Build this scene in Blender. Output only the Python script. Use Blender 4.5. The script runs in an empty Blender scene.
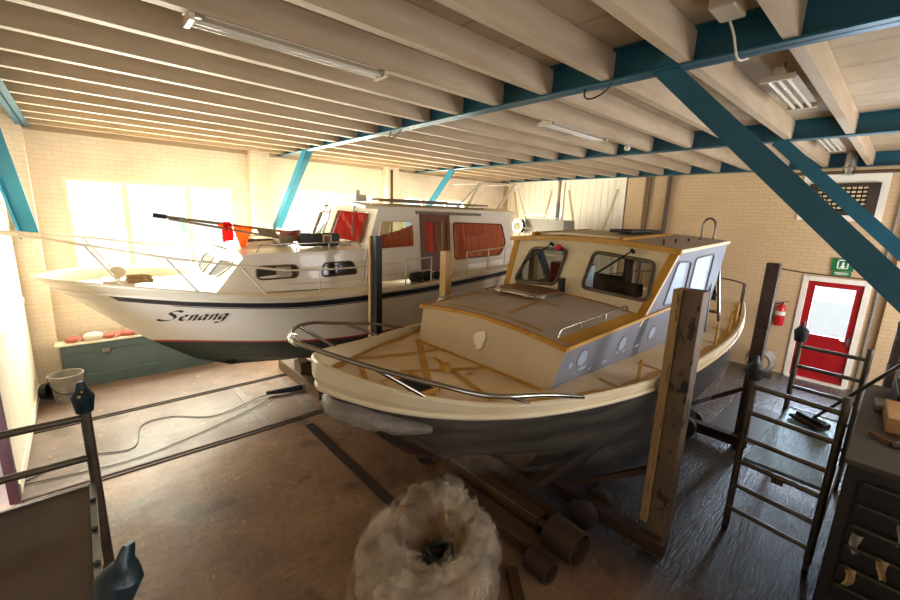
import bpy, bmesh, math, random
import numpy as np
from mathutils import Vector, Matrix, noise as mnoise
random.seed(7)
PI = math.pi
V = Vector
COL = bpy.context.scene.collection
OFF = {}                      # world position of each object's own origin

# ------------------------------------------------------------------ helpers
def lin(c):
    if isinstance(c, str):
        c = [int(c[i:i + 2], 16) / 255 for i in (0, 2, 4)]
    return tuple(((v + .055) / 1.055) ** 2.4 if v > .04045 else v / 12.92 for v in c) + (1,)

def tag(o, label=None, cat=None, group=None, kind=None):
    if label: o['label'] = label
    if cat: o['category'] = cat
    if group: o['group'] = group
    if kind: o['kind'] = kind
    return o

def thing(name, loc, label, cat, group=None, kind=None):
    o = bpy.data.objects.new(name, None)
    COL.objects.link(o)
    o.location = loc
    o.empty_display_size = .1
    OFF[o.name] = V(loc)
    return tag(o, label, cat, group, kind)

class MB:
    def __init__(s):
        s.v, s.f, s.m = [], [], []
    def add(s, vs, fs, m=0):
        b = len(s.v)
        s.v += [V(p) for p in vs]
        s.f += [tuple(i + b for i in f) for f in fs]
        s.m += [m] * len(fs)
        return s
    def box(s, c, d, rz=0, m=0, R=None):
        M = R if R is not None else Matrix.Rotation(rz, 3, 'Z')
        vs = [V(c) + M @ V((x * d[0] / 2, y * d[1] / 2, z * d[2] / 2)) for x in (-1, 1) for y in (-1, 1) for z in (-1, 1)]
        return s.add(vs, [(0, 1, 3, 2), (4, 6, 7, 5), (0, 4, 5, 1), (2, 3, 7, 6), (0, 2, 6, 4), (1, 5, 7, 3)], m)
    def bx(s, x0, y0, z0, x1, y1, z1, m=0):
        return s.box(((x0 + x1) / 2, (y0 + y1) / 2, (z0 + z1) / 2), (abs(x1 - x0), abs(y1 - y0), abs(z1 - z0)), m=m)
    def bar(s, p, q, w, h, up=(0, 0, 1), m=0):
        p, q = V(p), V(q); a = (q - p); L = a.length; a.normalize()
        r = a.cross(V(up))
        if r.length < 1e-4: r = a.cross(V((1, 0, 0)))
        r.normalize(); u = r.cross(a)
        R = Matrix((a, r, u)).transposed()
        return s.box((p + q) / 2, (L, w, h), m=m, R=R)
    def tube(s, pts, r, n=8, m=0, closed=False):
        P = [V(p) for p in pts]; N = len(P)
        rr = r if isinstance(r, (list, tuple)) else [r] * N
        rings = []; prev = None
        for i in range(N):
            if closed: t = P[(i + 1) % N] - P[i - 1]
            else: t = P[min(i + 1, N - 1)] - P[max(i - 1, 0)]
            t.normalize()
            if prev is None:
                a = t.cross(V((0, 0, 1)))
                if a.length < .05: a = t.cross(V((1, 0, 0)))
            else:
                a = prev - t * prev.dot(t)
                if a.length < 1e-5: a = t.cross(V((0, 0, 1)))
            a.normalize(); prev = a; b = t.cross(a)
            rings.append([P[i] + (a * math.cos(2 * PI * k / n) + b * math.sin(2 * PI * k / n)) * rr[i] for k in range(n)])
        vs = [p for R in rings for p in R]; fs = []
        for i in range(N if closed else N - 1):
            j = (i + 1) % N
            for k in range(n):
                l = (k + 1) % n
                fs.append((i * n + k, i * n + l, j * n + l, j * n + k))
        if not closed:
            fs.append(tuple(range(n))[::-1]); fs.append(tuple((N - 1) * n + k for k in range(n)))
        return s.add(vs, fs, m)
    def cyl(s, p, q, r, n=16, m=0): return s.tube([p, q], r, n, m)
    def lathe(s, o, ax, prof, n=24, m=0):
        o = V(o); ax = V(ax).normalized()
        a = ax.cross(V((0, 0, 1)))
        if a.length < .05: a = ax.cross(V((1, 0, 0)))
        a.normalize(); b = ax.cross(a)
        vs = [o + ax * t + (a * math.cos(2 * PI * k / n) + b * math.sin(2 * PI * k / n)) * r for r, t in prof for k in range(n)]
        fs = []
        for i in range(len(prof) - 1):
            for k in range(n):
                l = (k + 1) % n
                fs.append((i * n + k, i * n + l, (i + 1) * n + l, (i + 1) * n + k))
        return s.add(vs, fs, m)
    def grid(s, rows, m=0, closed=False):
        n = len(rows[0]); vs = [p for r in rows for p in r]; fs = []
        for i in range(len(rows) - 1):
            for k in range(n if closed else n - 1):
                l = (k + 1) % n
                fs.append((i * n + k, i * n + l, (i + 1) * n + l, (i + 1) * n + k))
        return s.add(vs, fs, m)
    def prism(s, pts, vec, m=0):
        P = [V(p) for p in pts]; n = len(P); vec = V(vec)
        fs = [tuple(range(n))[::-1], tuple(range(n, 2 * n))]
        fs += [(i, (i + 1) % n, (i + 1) % n + n, i + n) for i in range(n)]
        return s.add(P + [p + vec for p in P], fs, m)
    def sphere(s, c, r, n=16, m=0, sc=(1, 1, 1)):
        rows = []
        for i in range(n // 2 + 1):
            t = PI * i / (n // 2)
            rows.append([V(c) + V((math.sin(t) * math.cos(2 * PI * k / n) * r * sc[0], math.sin(t) * math.sin(2 * PI * k / n) * r * sc[1], math.cos(t) * r * sc[2])) for k in range(n)])
        return s.grid(rows, m, True)
    def panel(s, O, A, B, outline, holes=(), th=.03, m=0):
        """flat wall with window holes; thickness goes along -(A x B)"""
        O, A, B = V(O), V(A).normalized(), V(B).normalized(); N = A.cross(B).normalized()
        bm = bmesh.new(); loops = [outline] + list(holes); ed = []
        for lp in loops:
            vs = [bm.verts.new((x, y, 0)) for x, y in lp]
            ed += [bm.edges.new((vs[i], vs[(i + 1) % len(vs)])) for i in range(len(vs))]
        bmesh.ops.triangle_fill(bm, use_beauty=True, use_dissolve=False, edges=ed, normal=(0, 0, 1))
        bm.verts.index_update()
        vs = [v.co.copy() for v in bm.verts]; fs = [tuple(v.index for v in f.verts) for f in bm.faces]
        bm.free()
        w = lambda p, d: O + A * p[0] + B * p[1] - N * d
        s.add([w(p, 0) for p in vs], fs, m)
        s.add([w(p, th) for p in vs], [f[::-1] for f in fs], m)
        for lp in loops:
            n = len(lp)
            s.add([w(p, 0) for p in lp] + [w(p, th) for p in lp], [(i, (i + 1) % n, (i + 1) % n + n, i + n) for i in range(n)], m)
        return s
    def build(s, name, mat, parent=None, loc=None, smooth=None, bevel=0, fixn=True):
        mats = mat if isinstance(mat, (list, tuple)) else [mat]
        if parent is not None: off = OFF[parent.name]
        elif loc is not None: off = V(loc)
        else:
            xs = [v.x for v in s.v]; ys = [v.y for v in s.v]; zs = [v.z for v in s.v]
            off = V(((min(xs) + max(xs)) / 2, (min(ys) + max(ys)) / 2, min(zs)))
        me = bpy.data.meshes.new(name)
        me.from_pydata([tuple(v - off) for v in s.v], [], s.f)
        for m_ in mats: me.materials.append(m_)
        me.polygons.foreach_set('material_index', s.m)
        if fixn:
            bm = bmesh.new(); bm.from_mesh(me)
            bmesh.ops.recalc_face_normals(bm, faces=bm.faces[:]); bm.to_mesh(me); bm.free()
        if smooth is not None:
            me.shade_smooth(); me.set_sharp_from_angle(angle=math.radians(smooth))
        me.update()
        o = bpy.data.objects.new(name, me); COL.objects.link(o)
        if parent is not None:
            o.parent = parent; OFF[o.name] = off.copy()
        else:
            o.location = off; OFF[o.name] = off.copy()
        if bevel:
            b = o.modifiers.new('edge', 'BEVEL'); b.width = bevel; b.segments = 2; b.limit_method = 'ANGLE'; b.angle_limit = math.radians(40)
        return o

def rrect(x0, y0, x1, y1, r, n=5):
    out = []
    for cx, cy, a in ((x1 - r, y0 + r, -90), (x1 - r, y1 - r, 0), (x0 + r, y1 - r, 90), (x0 + r, y0 + r, 180)):
        for k in range(n + 1):
            t = math.radians(a + 90 * k / n); out.append((cx + r * math.cos(t), cy + r * math.sin(t)))
    return out
def rpoly(pts, r, n=5):
    out = []; N = len(pts)
    for i in range(N):
        p, a, b = V(pts[i]).to_2d(), V(pts[i - 1]).to_2d(), V(pts[(i + 1) % N]).to_2d()
        da, db = (a - p).normalized(), (b - p).normalized()
        for k in range(n + 1):
            t = k / n
            q = p + da * r * (1 - t) ** 2 + db * r * t ** 2
            out.append((q.x, q.y))
    return out
def circ(cx, cy, r, n=24, ry=None): return [(cx + r * math.cos(2 * PI * k / n), cy + (ry or r) * math.sin(2 * PI * k / n)) for k in range(n)]
def spline(pts, n=8):
    P = [V(p) for p in pts]; P = [P[0] * 2 - P[1]] + P + [P[-1] * 2 - P[-2]]; out = []
    for i in range(1, len(P) - 2):
        for k in range(n):
            t = k / n
            out.append(.5 * (2 * P[i] + (P[i + 1] - P[i - 1]) * t + (2 * P[i - 1] - 5 * P[i] + 4 * P[i + 1] - P[i + 2]) * t * t + (3 * P[i] - P[i - 1] - 3 * P[i + 1] + P[i + 2]) * t ** 3))
    out.append(P[-2]); return out
def curve_fn(xs, ys, sm=.25):
    X = np.linspace(xs[0] - 2, xs[-1] + 2, 600)
    Y = np.interp(X, xs, ys)
    k = max(1, int(sm / (X[1] - X[0]))); ker = np.hanning(2 * k + 3); ker /= ker.sum()
    Yp = np.convolve(np.pad(Y, k + 1, mode='edge'), ker, 'valid')
    return lambda x: float(np.interp(x, X, Yp))

# ---------------------------------------------------------------- materials
def nmat(name):
    m = bpy.data.materials.new(name); m.use_nodes = True
    nt = m.node_tree; nt.nodes.clear()
    out = nt.nodes.new('ShaderNodeOutputMaterial')
    return m, nt, out
def nd(nt, t, **k):
    n = nt.nodes.new(t)
    for a, b in k.items():
        if a in n.inputs: n.inputs[a].default_value = b
        else: setattr(n, a, b)
    return n
def ramp(nt, fac, stops):
    r = nt.nodes.new('ShaderNodeValToRGB'); e = r.color_ramp.elements
    while len(e) < len(stops): e.new(.5)
    for i, (p, c) in enumerate(stops):
        e[i].position = p; e[i].color = c if len(c) == 4 else tuple(c) + (1,)
    nt.links.new(fac, r.inputs[0]); return r.outputs[0]
def coords(nt, scale=(1, 1, 1), kind='Object'):
    tc = nt.nodes.new('ShaderNodeTexCoord'); mp = nt.nodes.new('ShaderNodeMapping')
    mp.inputs['Scale'].default_value = scale
    nt.links.new(tc.outputs[kind], mp.inputs[0]); return mp.outputs[0]
def noise(nt, vec, scale, detail=4, rough=.55, dist=0):
    n = nd(nt, 'ShaderNodeTexNoise', Scale=scale, Detail=detail, Roughness=rough, Distortion=dist)
    nt.links.new(vec, n.inputs['Vector']); return n.outputs['Fac']
def mixc(nt, f, a, b, mode='MIX'):
    n = nt.nodes.new('ShaderNodeMix'); n.data_type = 'RGBA'; n.blend_type = mode
    for sock, val in ((n.inputs[0], f), (n.inputs[6], a), (n.inputs[7], b)):
        if hasattr(val, 'default_value') or hasattr(val, 'links'): nt.links.new(val, sock)
        else: sock.default_value = val
    return n.outputs[2]

def paint(name, c1, c2=None, rough=.5, scale=3, lo=.35, hi=.75, stretch=(1, 1, 1), bump=0, bscale=40, metal=0, c3=None, c3t=.68, c3s=9, coat=0):
    """base colour with wear: noise between c1 and c2, optional chipped spots of c3"""
    m, nt, out = nmat(name)
    p = nd(nt, 'ShaderNodeBsdfPrincipled', Roughness=rough, Metallic=metal)
    if coat: p.inputs['Coat Weight'].default_value = coat
    vec = coords(nt, stretch)
    c = lin(c1)
    if c2:
        c = ramp(nt, noise(nt, vec, scale), [(lo, lin(c1)), (hi, lin(c2))])
    if c3:
        f = ramp(nt, noise(nt, vec, c3s, 6, .65), [(c3t, (0, 0, 0)), (c3t + .03, (1, 1, 1))])
        c = mixc(nt, f, c, lin(c3))
    if hasattr(c, 'links'): nt.links.new(c, p.inputs['Base Color'])
    else: p.inputs['Base Color'].default_value = c
    if bump:
        b = nd(nt, 'ShaderNodeBump', Strength=bump, Distance=.01)
        nt.links.new(noise(nt, vec, bscale, 3), b.inputs['Height']); nt.links.new(b.outputs[0], p.inputs['Normal'])
    nt.links.new(p.outputs[0], out.inputs[0])
    return m

def brick_mat(name, c1, c2, mortar):
    m, nt, out = nmat(name)
    p = nd(nt, 'ShaderNodeBsdfPrincipled', Roughness=.75)
    tc = nt.nodes.new('ShaderNodeTexCoord'); sp = nt.nodes.new('ShaderNodeSeparateXYZ')
    nt.links.new(tc.outputs['Object'], sp.inputs[0])
    ad = nd(nt, 'ShaderNodeMath', operation='ADD'); nt.links.new(sp.outputs[0], ad.inputs[0]); nt.links.new(sp.outputs[1], ad.inputs[1])
    cb = nt.nodes.new('ShaderNodeCombineXYZ'); nt.links.new(ad.outputs[0], cb.inputs[0]); nt.links.new(sp.outputs[2], cb.inputs[1])
    bt = nd(nt, 'ShaderNodeTexBrick', Scale=1.0)
    bt.inputs['Color1'].default_value = lin(c1); bt.inputs['Color2'].default_value = lin(c2); bt.inputs['Mortar'].default_value = lin(mortar)
    bt.inputs['Mortar Size'].default_value = .008; bt.inputs['Mortar Smooth'].default_value = .4; bt.inputs['Brick Width'].default_value = .22; bt.inputs['Row Height'].default_value = .075
    nt.links.new(cb.outputs[0], bt.inputs['Vector'])
    f = noise(nt, tc.outputs['Object'], 1.1, 5)
    c = mixc(nt, ramp(nt, f, [(.4, (0, 0, 0)), (.75, (.35, .35, .35))]), bt.outputs['Color'], lin('b89a78'))
    nt.links.new(c, p.inputs['Base Color'])
    hn = mixc(nt, .25, bt.outputs['Fac'], noise(nt, tc.outputs['Object'], 25, 3))
    b = nd(nt, 'ShaderNodeBump', Strength=.4, Distance=.008, invert=True)
    nt.links.new(hn, b.inputs['Height']); nt.links.new(b.outputs[0], p.inputs['Normal'])
    nt.links.new(p.outputs[0], out.inputs[0]); return m

def glass_mat(name, tint='eef4f2', refl=1.0, opacity=.0):
    m, nt, out = nmat(name)
    tr = nd(nt, 'ShaderNodeBsdfTransparent'); tr.inputs[0].default_value = lin(tint)
    gl = nd(nt, 'ShaderNodeBsdfGlossy', Roughness=.03); gl.inputs[0].default_value = (refl, refl, refl, 1)
    fc = nd(nt, 'ShaderNodeLayerWeight', Blend=.5); pw = nd(nt, 'ShaderNodeMath', operation='POWER'); pw.inputs[1].default_value = 4.5
    nt.links.new(fc.outputs['Facing'], pw.inputs[0]); lw = nd(nt, 'ShaderNodeMath', operation='MULTIPLY_ADD'); lw.inputs[1].default_value = .85; lw.inputs[2].default_value = .06
    nt.links.new(pw.outputs[0], lw.inputs[0])
    mx = nt.nodes.new('ShaderNodeMixShader')
    nt.links.new(lw.outputs[0], mx.inputs[0]); nt.links.new(tr.outputs[0], mx.inputs[1]); nt.links.new(gl.outputs[0], mx.inputs[2])
    nt.links.new(mx.outputs[0], out.inputs[0]); return m

def sheet_mat(name, col, alpha=.5, scale=9, bump=.8, stretch=(1, 1, 1), rough=.22):
    """thin polythene: partly clear, partly milky, glossy creases"""
    m, nt, out = nmat(name)
    vec = coords(nt, stretch)
    vo = nd(nt, 'ShaderNodeTexVoronoi', Scale=scale * 1.3, feature='DISTANCE_TO_EDGE'); wv = nd(nt, 'ShaderNodeTexNoise', Scale=scale * .5, Detail=3.0); nt.links.new(vec, wv.inputs['Vector'])
    va = nd(nt, 'ShaderNodeVectorMath', operation='ADD'); nt.links.new(vec, va.inputs[0]); nt.links.new(wv.outputs['Color'], va.inputs[1]); nt.links.new(va.outputs[0], vo.inputs['Vector'])
    n1 = mixc(nt, .5, noise(nt, vec, scale, 5, .6, 1.2), vo.outputs['Distance'])
    b = nd(nt, 'ShaderNodeBump', Strength=bump, Distance=.03); nt.links.new(n1, b.inputs['Height'])
    p = nd(nt, 'ShaderNodeBsdfPrincipled', Roughness=rough); p.inputs['Base Color'].default_value = lin(col)
    p.inputs['Specular IOR Level'].default_value = .7
    nt.links.new(b.outputs[0], p.inputs['Normal'])
    tl = nd(nt, 'ShaderNodeBsdfTranslucent'); tl.inputs[0].default_value = lin(col)
    m1 = nd(nt, 'ShaderNodeMixShader'); m1.inputs[0].default_value = .25
    nt.links.new(p.outputs[0], m1.inputs[1]); nt.links.new(tl.outputs[0], m1.inputs[2])
    tr = nd(nt, 'ShaderNodeBsdfTransparent')
    m2 = nt.nodes.new('ShaderNodeMixShader')
    f = ramp(nt, noise(nt, vec, scale * .6, 3), [(.3, (alpha - .2,) * 3), (.7, (min(1, alpha + .2),) * 3)])
    nt.links.new(f, m2.inputs[0]); nt.links.new(tr.outputs[0], m2.inputs[1]); nt.links.new(m1.outputs[0], m2.inputs[2])
    nt.links.new(m2.outputs[0], out.inputs[0]); return m

def curtain_mat(name, col, tl=.4):
    m, nt, out = nmat(name)
    d = nd(nt, 'ShaderNodeBsdfDiffuse'); d.inputs[0].default_value = lin(col)
    t = nd(nt, 'ShaderNodeBsdfTranslucent'); t.inputs[0].default_value = lin(col)
    mx = nd(nt, 'ShaderNodeMixShader'); mx.inputs[0].default_value = tl
    nt.links.new(d.outputs[0], mx.inputs[1]); nt.links.new(t.outputs[0], mx.inputs[2]); nt.links.new(mx.outputs[0], out.inputs[0]); return m

def emit_mat(name, col, st):
    m, nt, out = nmat(name)
    e = nd(nt, 'ShaderNodeEmission', Strength=st); e.inputs[0].default_value = lin(col)
    nt.links.new(e.outputs[0], out.inputs[0]); return m

def floor_surface():
    m, nt, out = nmat('worn concrete floor')
    p = nd(nt, 'ShaderNodeBsdfPrincipled', Roughness=.5)
    v = coords(nt)
    base = ramp(nt, noise(nt, v, .9, 8, .65), [(.3, lin('6a4e3a')), (.5, lin('8c6b52')), (.72, lin('a98667'))])
    fine = ramp(nt, noise(nt, v, 14, 6, .7), [(.35, (.72, .72, .72)), (.7, (1.1, 1.1, 1.1))])
    c = mixc(nt, 1.0, base, fine, 'MULTIPLY')
    # pale zone of old screed between the slipway rails
    sp = nt.nodes.new('ShaderNodeSeparateXYZ'); nt.links.new(v, sp.inputs[0])
    def smooth(sock, a, b):
        n = nd(nt, 'ShaderNodeMapRange', interpolation_type='SMOOTHSTEP'); n.inputs[1].default_value = a; n.inputs[2].default_value = b
        nt.links.new(sock, n.inputs[0]); return n.outputs[0]
    def mul(a, b):
        n = nd(nt, 'ShaderNodeMath', operation='MULTIPLY'); nt.links.new(a, n.inputs[0])
        if hasattr(b, 'links'): nt.links.new(b, n.inputs[1])
        else: n.inputs[1].default_value = b
        return n.outputs[0]
    zone = mul(smooth(sp.outputs[1], 5.5, 5.75), smooth(sp.outputs[0], 3.5, 1.2))
    c = mixc(nt, mul(zone, .75), c, ramp(nt, noise(nt, v, 2.2, 5), [(.3, lin('564946')), (.7, lin('74655f'))]))
    # scattered chips of pale paint
    ch = ramp(nt, noise(nt, coords(nt, (1, 1.6, 1)), 6.5, 7, .62), [(.635, (0, 0, 0)), (.65, (1, 1, 1))])
    c = mixc(nt, mul(ch, .5), c, lin('b59a78'))
    # damp stains
    st = ramp(nt, noise(nt, v, 1.3, 6, .6), [(.57, (0, 0, 0)), (.62, (1, 1, 1))])
    stz = mul(st, .55)
    c = mixc(nt, stz, c, lin('4a3828'))
    # planked part by the scaffold; its blue-grey colour stands in for cool sheen
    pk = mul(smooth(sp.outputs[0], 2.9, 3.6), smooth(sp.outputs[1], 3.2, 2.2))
    sheen_col = ramp(nt, noise(nt, coords(nt, (6, 44, 1)), 1.2, 5), [(.32, lin('202329')), (.72, lin('4e5763'))])
    c = mixc(nt, mul(pk, .8), c, sheen_col)
    nt.links.new(c, p.inputs['Base Color'])
    r = ramp(nt, noise(nt, v, 1.3, 6, .6), [(.3, (.66, .66, .66)), (.6, (.5, .5, .5))])
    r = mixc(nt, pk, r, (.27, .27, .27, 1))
    nt.links.new(r, p.inputs['Roughness'])
    w = noise(nt, coords(nt, (4, 26, 1)), 1.6, 4, .6)
    h = mixc(nt, pk, ramp(nt, noise(nt, v, 30, 4), [(0, (.35, .35, .35)), (1, (.6, .6, .6))]), w)
    b = nd(nt, 'ShaderNodeBump', Strength=.7, Distance=.02); nt.links.new(h, b.inputs['Height']); nt.links.new(b.outputs[0], p.inputs['Normal'])
    nt.links.new(p.outputs[0], out.inputs[0]); return m

def board_mat(name, c1, c2, width=.3):
    """painted boards running along Y, a seam every «width»"""
    m, nt, out = nmat(name)
    p = nd(nt, 'ShaderNodeBsdfPrincipled', Roughness=.7)
    v = coords(nt); sp = nt.nodes.new('ShaderNodeSeparateXYZ'); nt.links.new(v, sp.inputs[0])
    a = nd(nt, 'ShaderNodeMath', operation='FRACT'); d = nd(nt, 'ShaderNodeMath', operation='DIVIDE'); d.inputs[1].default_value = width
    nt.links.new(sp.outputs[0], d.inputs[0]); nt.links.new(d.outputs[0], a.inputs[0])
    seam = ramp(nt, a.outputs[0], [(0, (1, 1, 1)), (.03, (0, 0, 0)), ])
    c = ramp(nt, noise(nt, v, 2.5, 5), [(.35, lin(c1)), (.7, lin(c2))])
    c = mixc(nt, seam, c, lin('5a4a38'))
    nt.links.new(c, p.inputs['Base Color']); nt.links.new(p.outputs[0], out.inputs[0]); return m

def wood(name, c1, c2, axis='X', rough=.6, scale=3, c3=None, c3t=.62):
    st = {'X': (1, 9, 9), 'Y': (9, 1, 9), 'Z': (9, 9, 1)}[axis]
    return paint(name, c1, c2, rough, scale, .3, .7, st, .3, 14, c3=c3, c3t=c3t, c3s=4)

M = dict(
    sack=paint('brown hessian', '8a6844', '4a331f', .85, 6, bump=.5),
    brick=brick_mat('cream painted brick', 'f2e7d8', 'eee1d0', 'e6d7c4'),  # paler copy of the wall paint: whitening by window glare is in the colour
    brickb=brick_mat('darker painted brick', 'ccae86', 'c8a980', 'bd9d74'),  # darker copy of the wall paint, for the wall away from the glare
    ceil=board_mat('ceiling boards', 'b5a285', 'a08c6e', .55),
    joist=paint('cream joist paint', 'b8a388', 'a38c6e', .6, 1.5, .35, .8, (1, 6, 6), .15, 12, c3='8b6a45', c3t=.80, c3s=5),
    teal=paint('teal steel paint', '14566a', '104858', .42, 2, c3='3d6f78', c3t=.74, c3s=12),
    teal_lit=paint('lit teal steel paint', '1f85a6', '1a7896', .42, 2, c3='5fa8bb', c3t=.75, c3s=10),  # lit copy of the teal: window light on the braces is in the colour
    floor=floor_surface(),
    white=paint('white paint', 'f0e9dc', 'e0d5c0', .5, 2),
    whited=paint('white door boards', 'efe6d6', 'e2d6c0', .55, 2, stretch=(1, 6, .4)),
    red=paint('red door paint', 'a81418', '8e0f14', .35, 2),
    glass=glass_mat('window glass'),
    dglass=glass_mat('dark cabin glass', 'c9ccc4', .6),
    frost=glass_mat('door glass', 'f4f6f6'),
    alu=paint('aluminium tube', '7a7062', '5a5145', .38, 6, metal=.75, c3='4d4438', c3t=.66),
    steel=paint('stainless tube', 'cfc8bc', 'a9a196', .2, 4, metal=.9),
    black=paint('black rubber', '0e1112', '1a1f22', .5, 5, bump=.2),
    navy=paint('dark blue boot', '0c2026', '143038', .35, 5, bump=.3, bscale=25),
    plate=paint('phenolic ply deck', '4c3822', '5e4930', .75, 3, c3='a98e62', c3t=.70, c3s=6),
    aludeck=paint('scuffed platform deck', '7f9698', '5a6f73', .35, 7, metal=.3, bump=.6, bscale=18, stretch=(1, 5, 1)),
    bwhite=paint('white topsides', 'efe6d8', 'e6dac6', .28, 1.2, coat=.3),
    bcream=paint('cream deck paint', 'eee2cc', 'e0d0b4', .4, 1.5),
    antif=paint('dark green antifouling', '1c2a22', '2d3a2e', .6, 3, c3='11100c', c3t=.6),
    rline=paint('red waterline', 'b01822', '9c131d', .4, 2),
    bline=paint('navy sheer stripe', '161b26', '1e2430', .4, 2),
    brown=wood('varnished mahogany', '6b3a22', '84492b', 'Z', .35),
    curt=curtain_mat('brown red curtain', 'a5523a', .5),
    rcurt=curtain_mat('bright red curtain', 'e8343a', .6),
    net=curtain_mat('pale net curtain', 'd8d2c4', .5),
    grey=paint('blue grey primer', '82828a', '74757e', .6, 2.2, c3='a8aab2', c3t=.70, c3s=4, bump=.1),
    dgrey=paint('deck grey primer', 'c6b6a8', 'b0a294', .6, 2.0, c3='bdb3a6', c3t=.68, c3s=3),
    tan=paint('sanded cream filler', 'd2bb94', 'bea882', .6, 1.6, c3='d6c8ac', c3t=.70, c3s=3),
    cream2=paint('sanded cream gelcoat', 'ead9b6', 'dcc69c', .5, 1.8),
    gold=paint('ochre primer', 'c8922f', 'b07a24', .55, 4, c3='dcb46a', c3t=.68),
    deckw=paint('bare sanded deck', 'e2cba6', 'd0ae7c', .6, 2.5, c3='b98a45', c3t=.66, c3s=3),
    hulld=paint('dark grey hull', '2c2620', '383028', .45, 1.5),
    hullb=paint('red brown bottom paint', '3a221a', '4a2c20', .7, 2),
    sheet=sheet_mat('polythene skirt', '8c8276', .20, 2.6, 1.0, (1, 1, 5), .12),
    sheetb=sheet_mat('crumpled polythene', 'f0dfc4', .20, 6, 1.0, (1, 1, 1), .08),
    film=paint('white masking film', 'a9b3c2', '9aa6b8', .5, 3),
    rust=paint('rusty steel', '3c291c', '503622', .7, 5, c3='2a1c14', c3t=.6, bump=.4),
    rustd=paint('dark rusty steel', '2e2019', '3f2b1f', .7, 5, bump=.4),
    postw=wood('weathered timber post', '8a6a40', 'a5824f', 'Z', .7, 3, '3a2a1c', .60),
    postd=paint('peeling steel post', '5a4632', '6e5840', .65, 4, stretch=(1, 1, .5), c3='231a13', c3t=.56, c3s=7, bump=.3),
    postk=paint('black steel post', '15130f', '221e18', .5, 4),
    posty=wood('new pine post', 'd9b27a', 'c59a5f', 'Z', .6, 3),
    timber=wood('old timber baulk', '4a3320', '5e4428', 'Y', .55, 3, '2a1c12', .58),
    green=paint('dark green chest paint', '586a6c', '4a5c5e', .5, 3, c3='b8bdb4', c3t=.76, c3s=11),
    dark=paint('dark bench paint', '17130f', '201a14', .5, 3),
    benchtop=paint('oily bench top', '3c3326', '2e271c', .5, 3, c3='5c503e', c3t=.66),
    drawer=paint('dark drawer front', '0e0c0b', '161311', .45, 4),
    card=paint('brown cardboard', 'b78a54', 'a5794a', .75, 4),
    paper=paint('paper', 'd8d2c4', 'c8c0ae', .7, 3),
    rope=paint('rope', 'a58a58', '8a7045', .8, 20, bump=.6),
    hose=paint('grey hose', '8b8378', '6f675d', .5, 5),
    bucket=paint('mortar caked bucket', '8d8680', '6c645d', .65, 6, c3='c9c2b8', c3t=.66, c3s=12),
    redp=paint('red enamel', 'c01a20', 'a81419', .3, 3),
    signg=paint('sign green', '14713f', '11653a', .4, 2),
    signw=paint('sign white', 'f2f2ea', 'e6e6dc', .4, 2),
    grille=paint('brown vent frame', '3a2c22', '2c2019', .5, 3),
    slot=paint('painted opening shade', '0d0b09', '060505', .9, 3),  # black colour painted in for the shade inside openings
    zinc=paint('zinc duct', 'b4b4b0', '8e8e8a', .28, 5, metal=.85),
    pipe=paint('brown iron pipe', '4a3524', '5c4430', .6, 4),
    lampw=paint('white enamel fitting', 'cfc3ae', 'bfb29a', .4, 3),
    tubeg=paint('unlit tube glass', 'd0c8b8', 'c4bcac', .15, 2),
    orange=curtain_mat('orange cloth', 'e0521e', .5),
    lred=curtain_mat('red cloth', 'd01f1f', .45),
    tealc=curtain_mat('pale green cloth', '9cc4b4', .5),
    pinkc=paint('faded red cushions', 'b8685c', '9c4e46', .8, 5, c3='e8dcc8', c3t=.60, c3s=4),
    greyb=paint('grey cabin paint', '8f877c', '80786e', .5, 2, c3='b06a54', c3t=.73, c3s=5),
    teak=wood('grey teak boards', '7a6a52', '94826a', 'X', .7),
    buoy=paint('white life ring', 'f2ece0', 'e6ddcc', .4, 3),
    kcard=paint('matt black case', '14120f', '201d18', .45, 3),
    outside=paint('pale yard paving', 'd6d4d0', 'c6c4c0', .8, 2),
)
# ---------------------------------------------------------------- the shell
XF, XB, YL, YR, ZC = -.85, 10.71, 9.3, -2.3, 4.37
def struct(mb, name, mat, label=None, cat=None, parent=None, loc=(0, 0, 0), group=None, **k):
    o = mb.build(name, mat, parent, None if parent is not None else loc, **k)
    if parent is None: o['kind'] = 'structure'
    return tag(o, label, cat, group)

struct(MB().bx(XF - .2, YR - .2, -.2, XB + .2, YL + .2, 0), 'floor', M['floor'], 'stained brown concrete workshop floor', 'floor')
struct(MB().bx(XF - .2, YR - .2, ZC, XB + .2, YL + .2, ZC + .12), 'ceiling', M['ceil'], 'cream boarded ceiling above the joists', 'ceiling')

# window wall (left): three wide windows under the eaves
WIN = [(-.13, 2.45, 1.45, 3.44), (3.35, 5.75, 1.45, 3.47), (6.62, 9.0, 1.45, 3.5)]
mb = MB().panel((0, YL, 0), (1, 0, 0), (0, 0, 1), [(XF - .2, 0), (XB + .2, 0), (XB + .2, ZC), (XF - .2, ZC)],
                [[(a, c), (b, c), (b, d), (a, d)] for a, b, c, d in WIN], .25)
struct(mb, 'wall_left', M['brick'], 'cream painted brick wall with wide windows', 'wall')
for k, (a, b) in enumerate(((XF, -.47), (2.72, 3.08), (5.95, 6.3))):
    struct(MB().bx(a, YL - .25, 0, b, YL, ZC), 'trim_%d' % (k + 1), M['brick'],
           ['painted brick pier in the corner beside the sliding door', 'painted brick pier between the first two windows', 'painted brick pier behind the deck frame of the white cruiser'][k], 'pier')
WL = ['bright wide window behind the bow of the white cruiser', 'bright window behind the wheelhouse windscreen of the white cruiser', 'bright window low behind the aft roof of the white cruiser']
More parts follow.
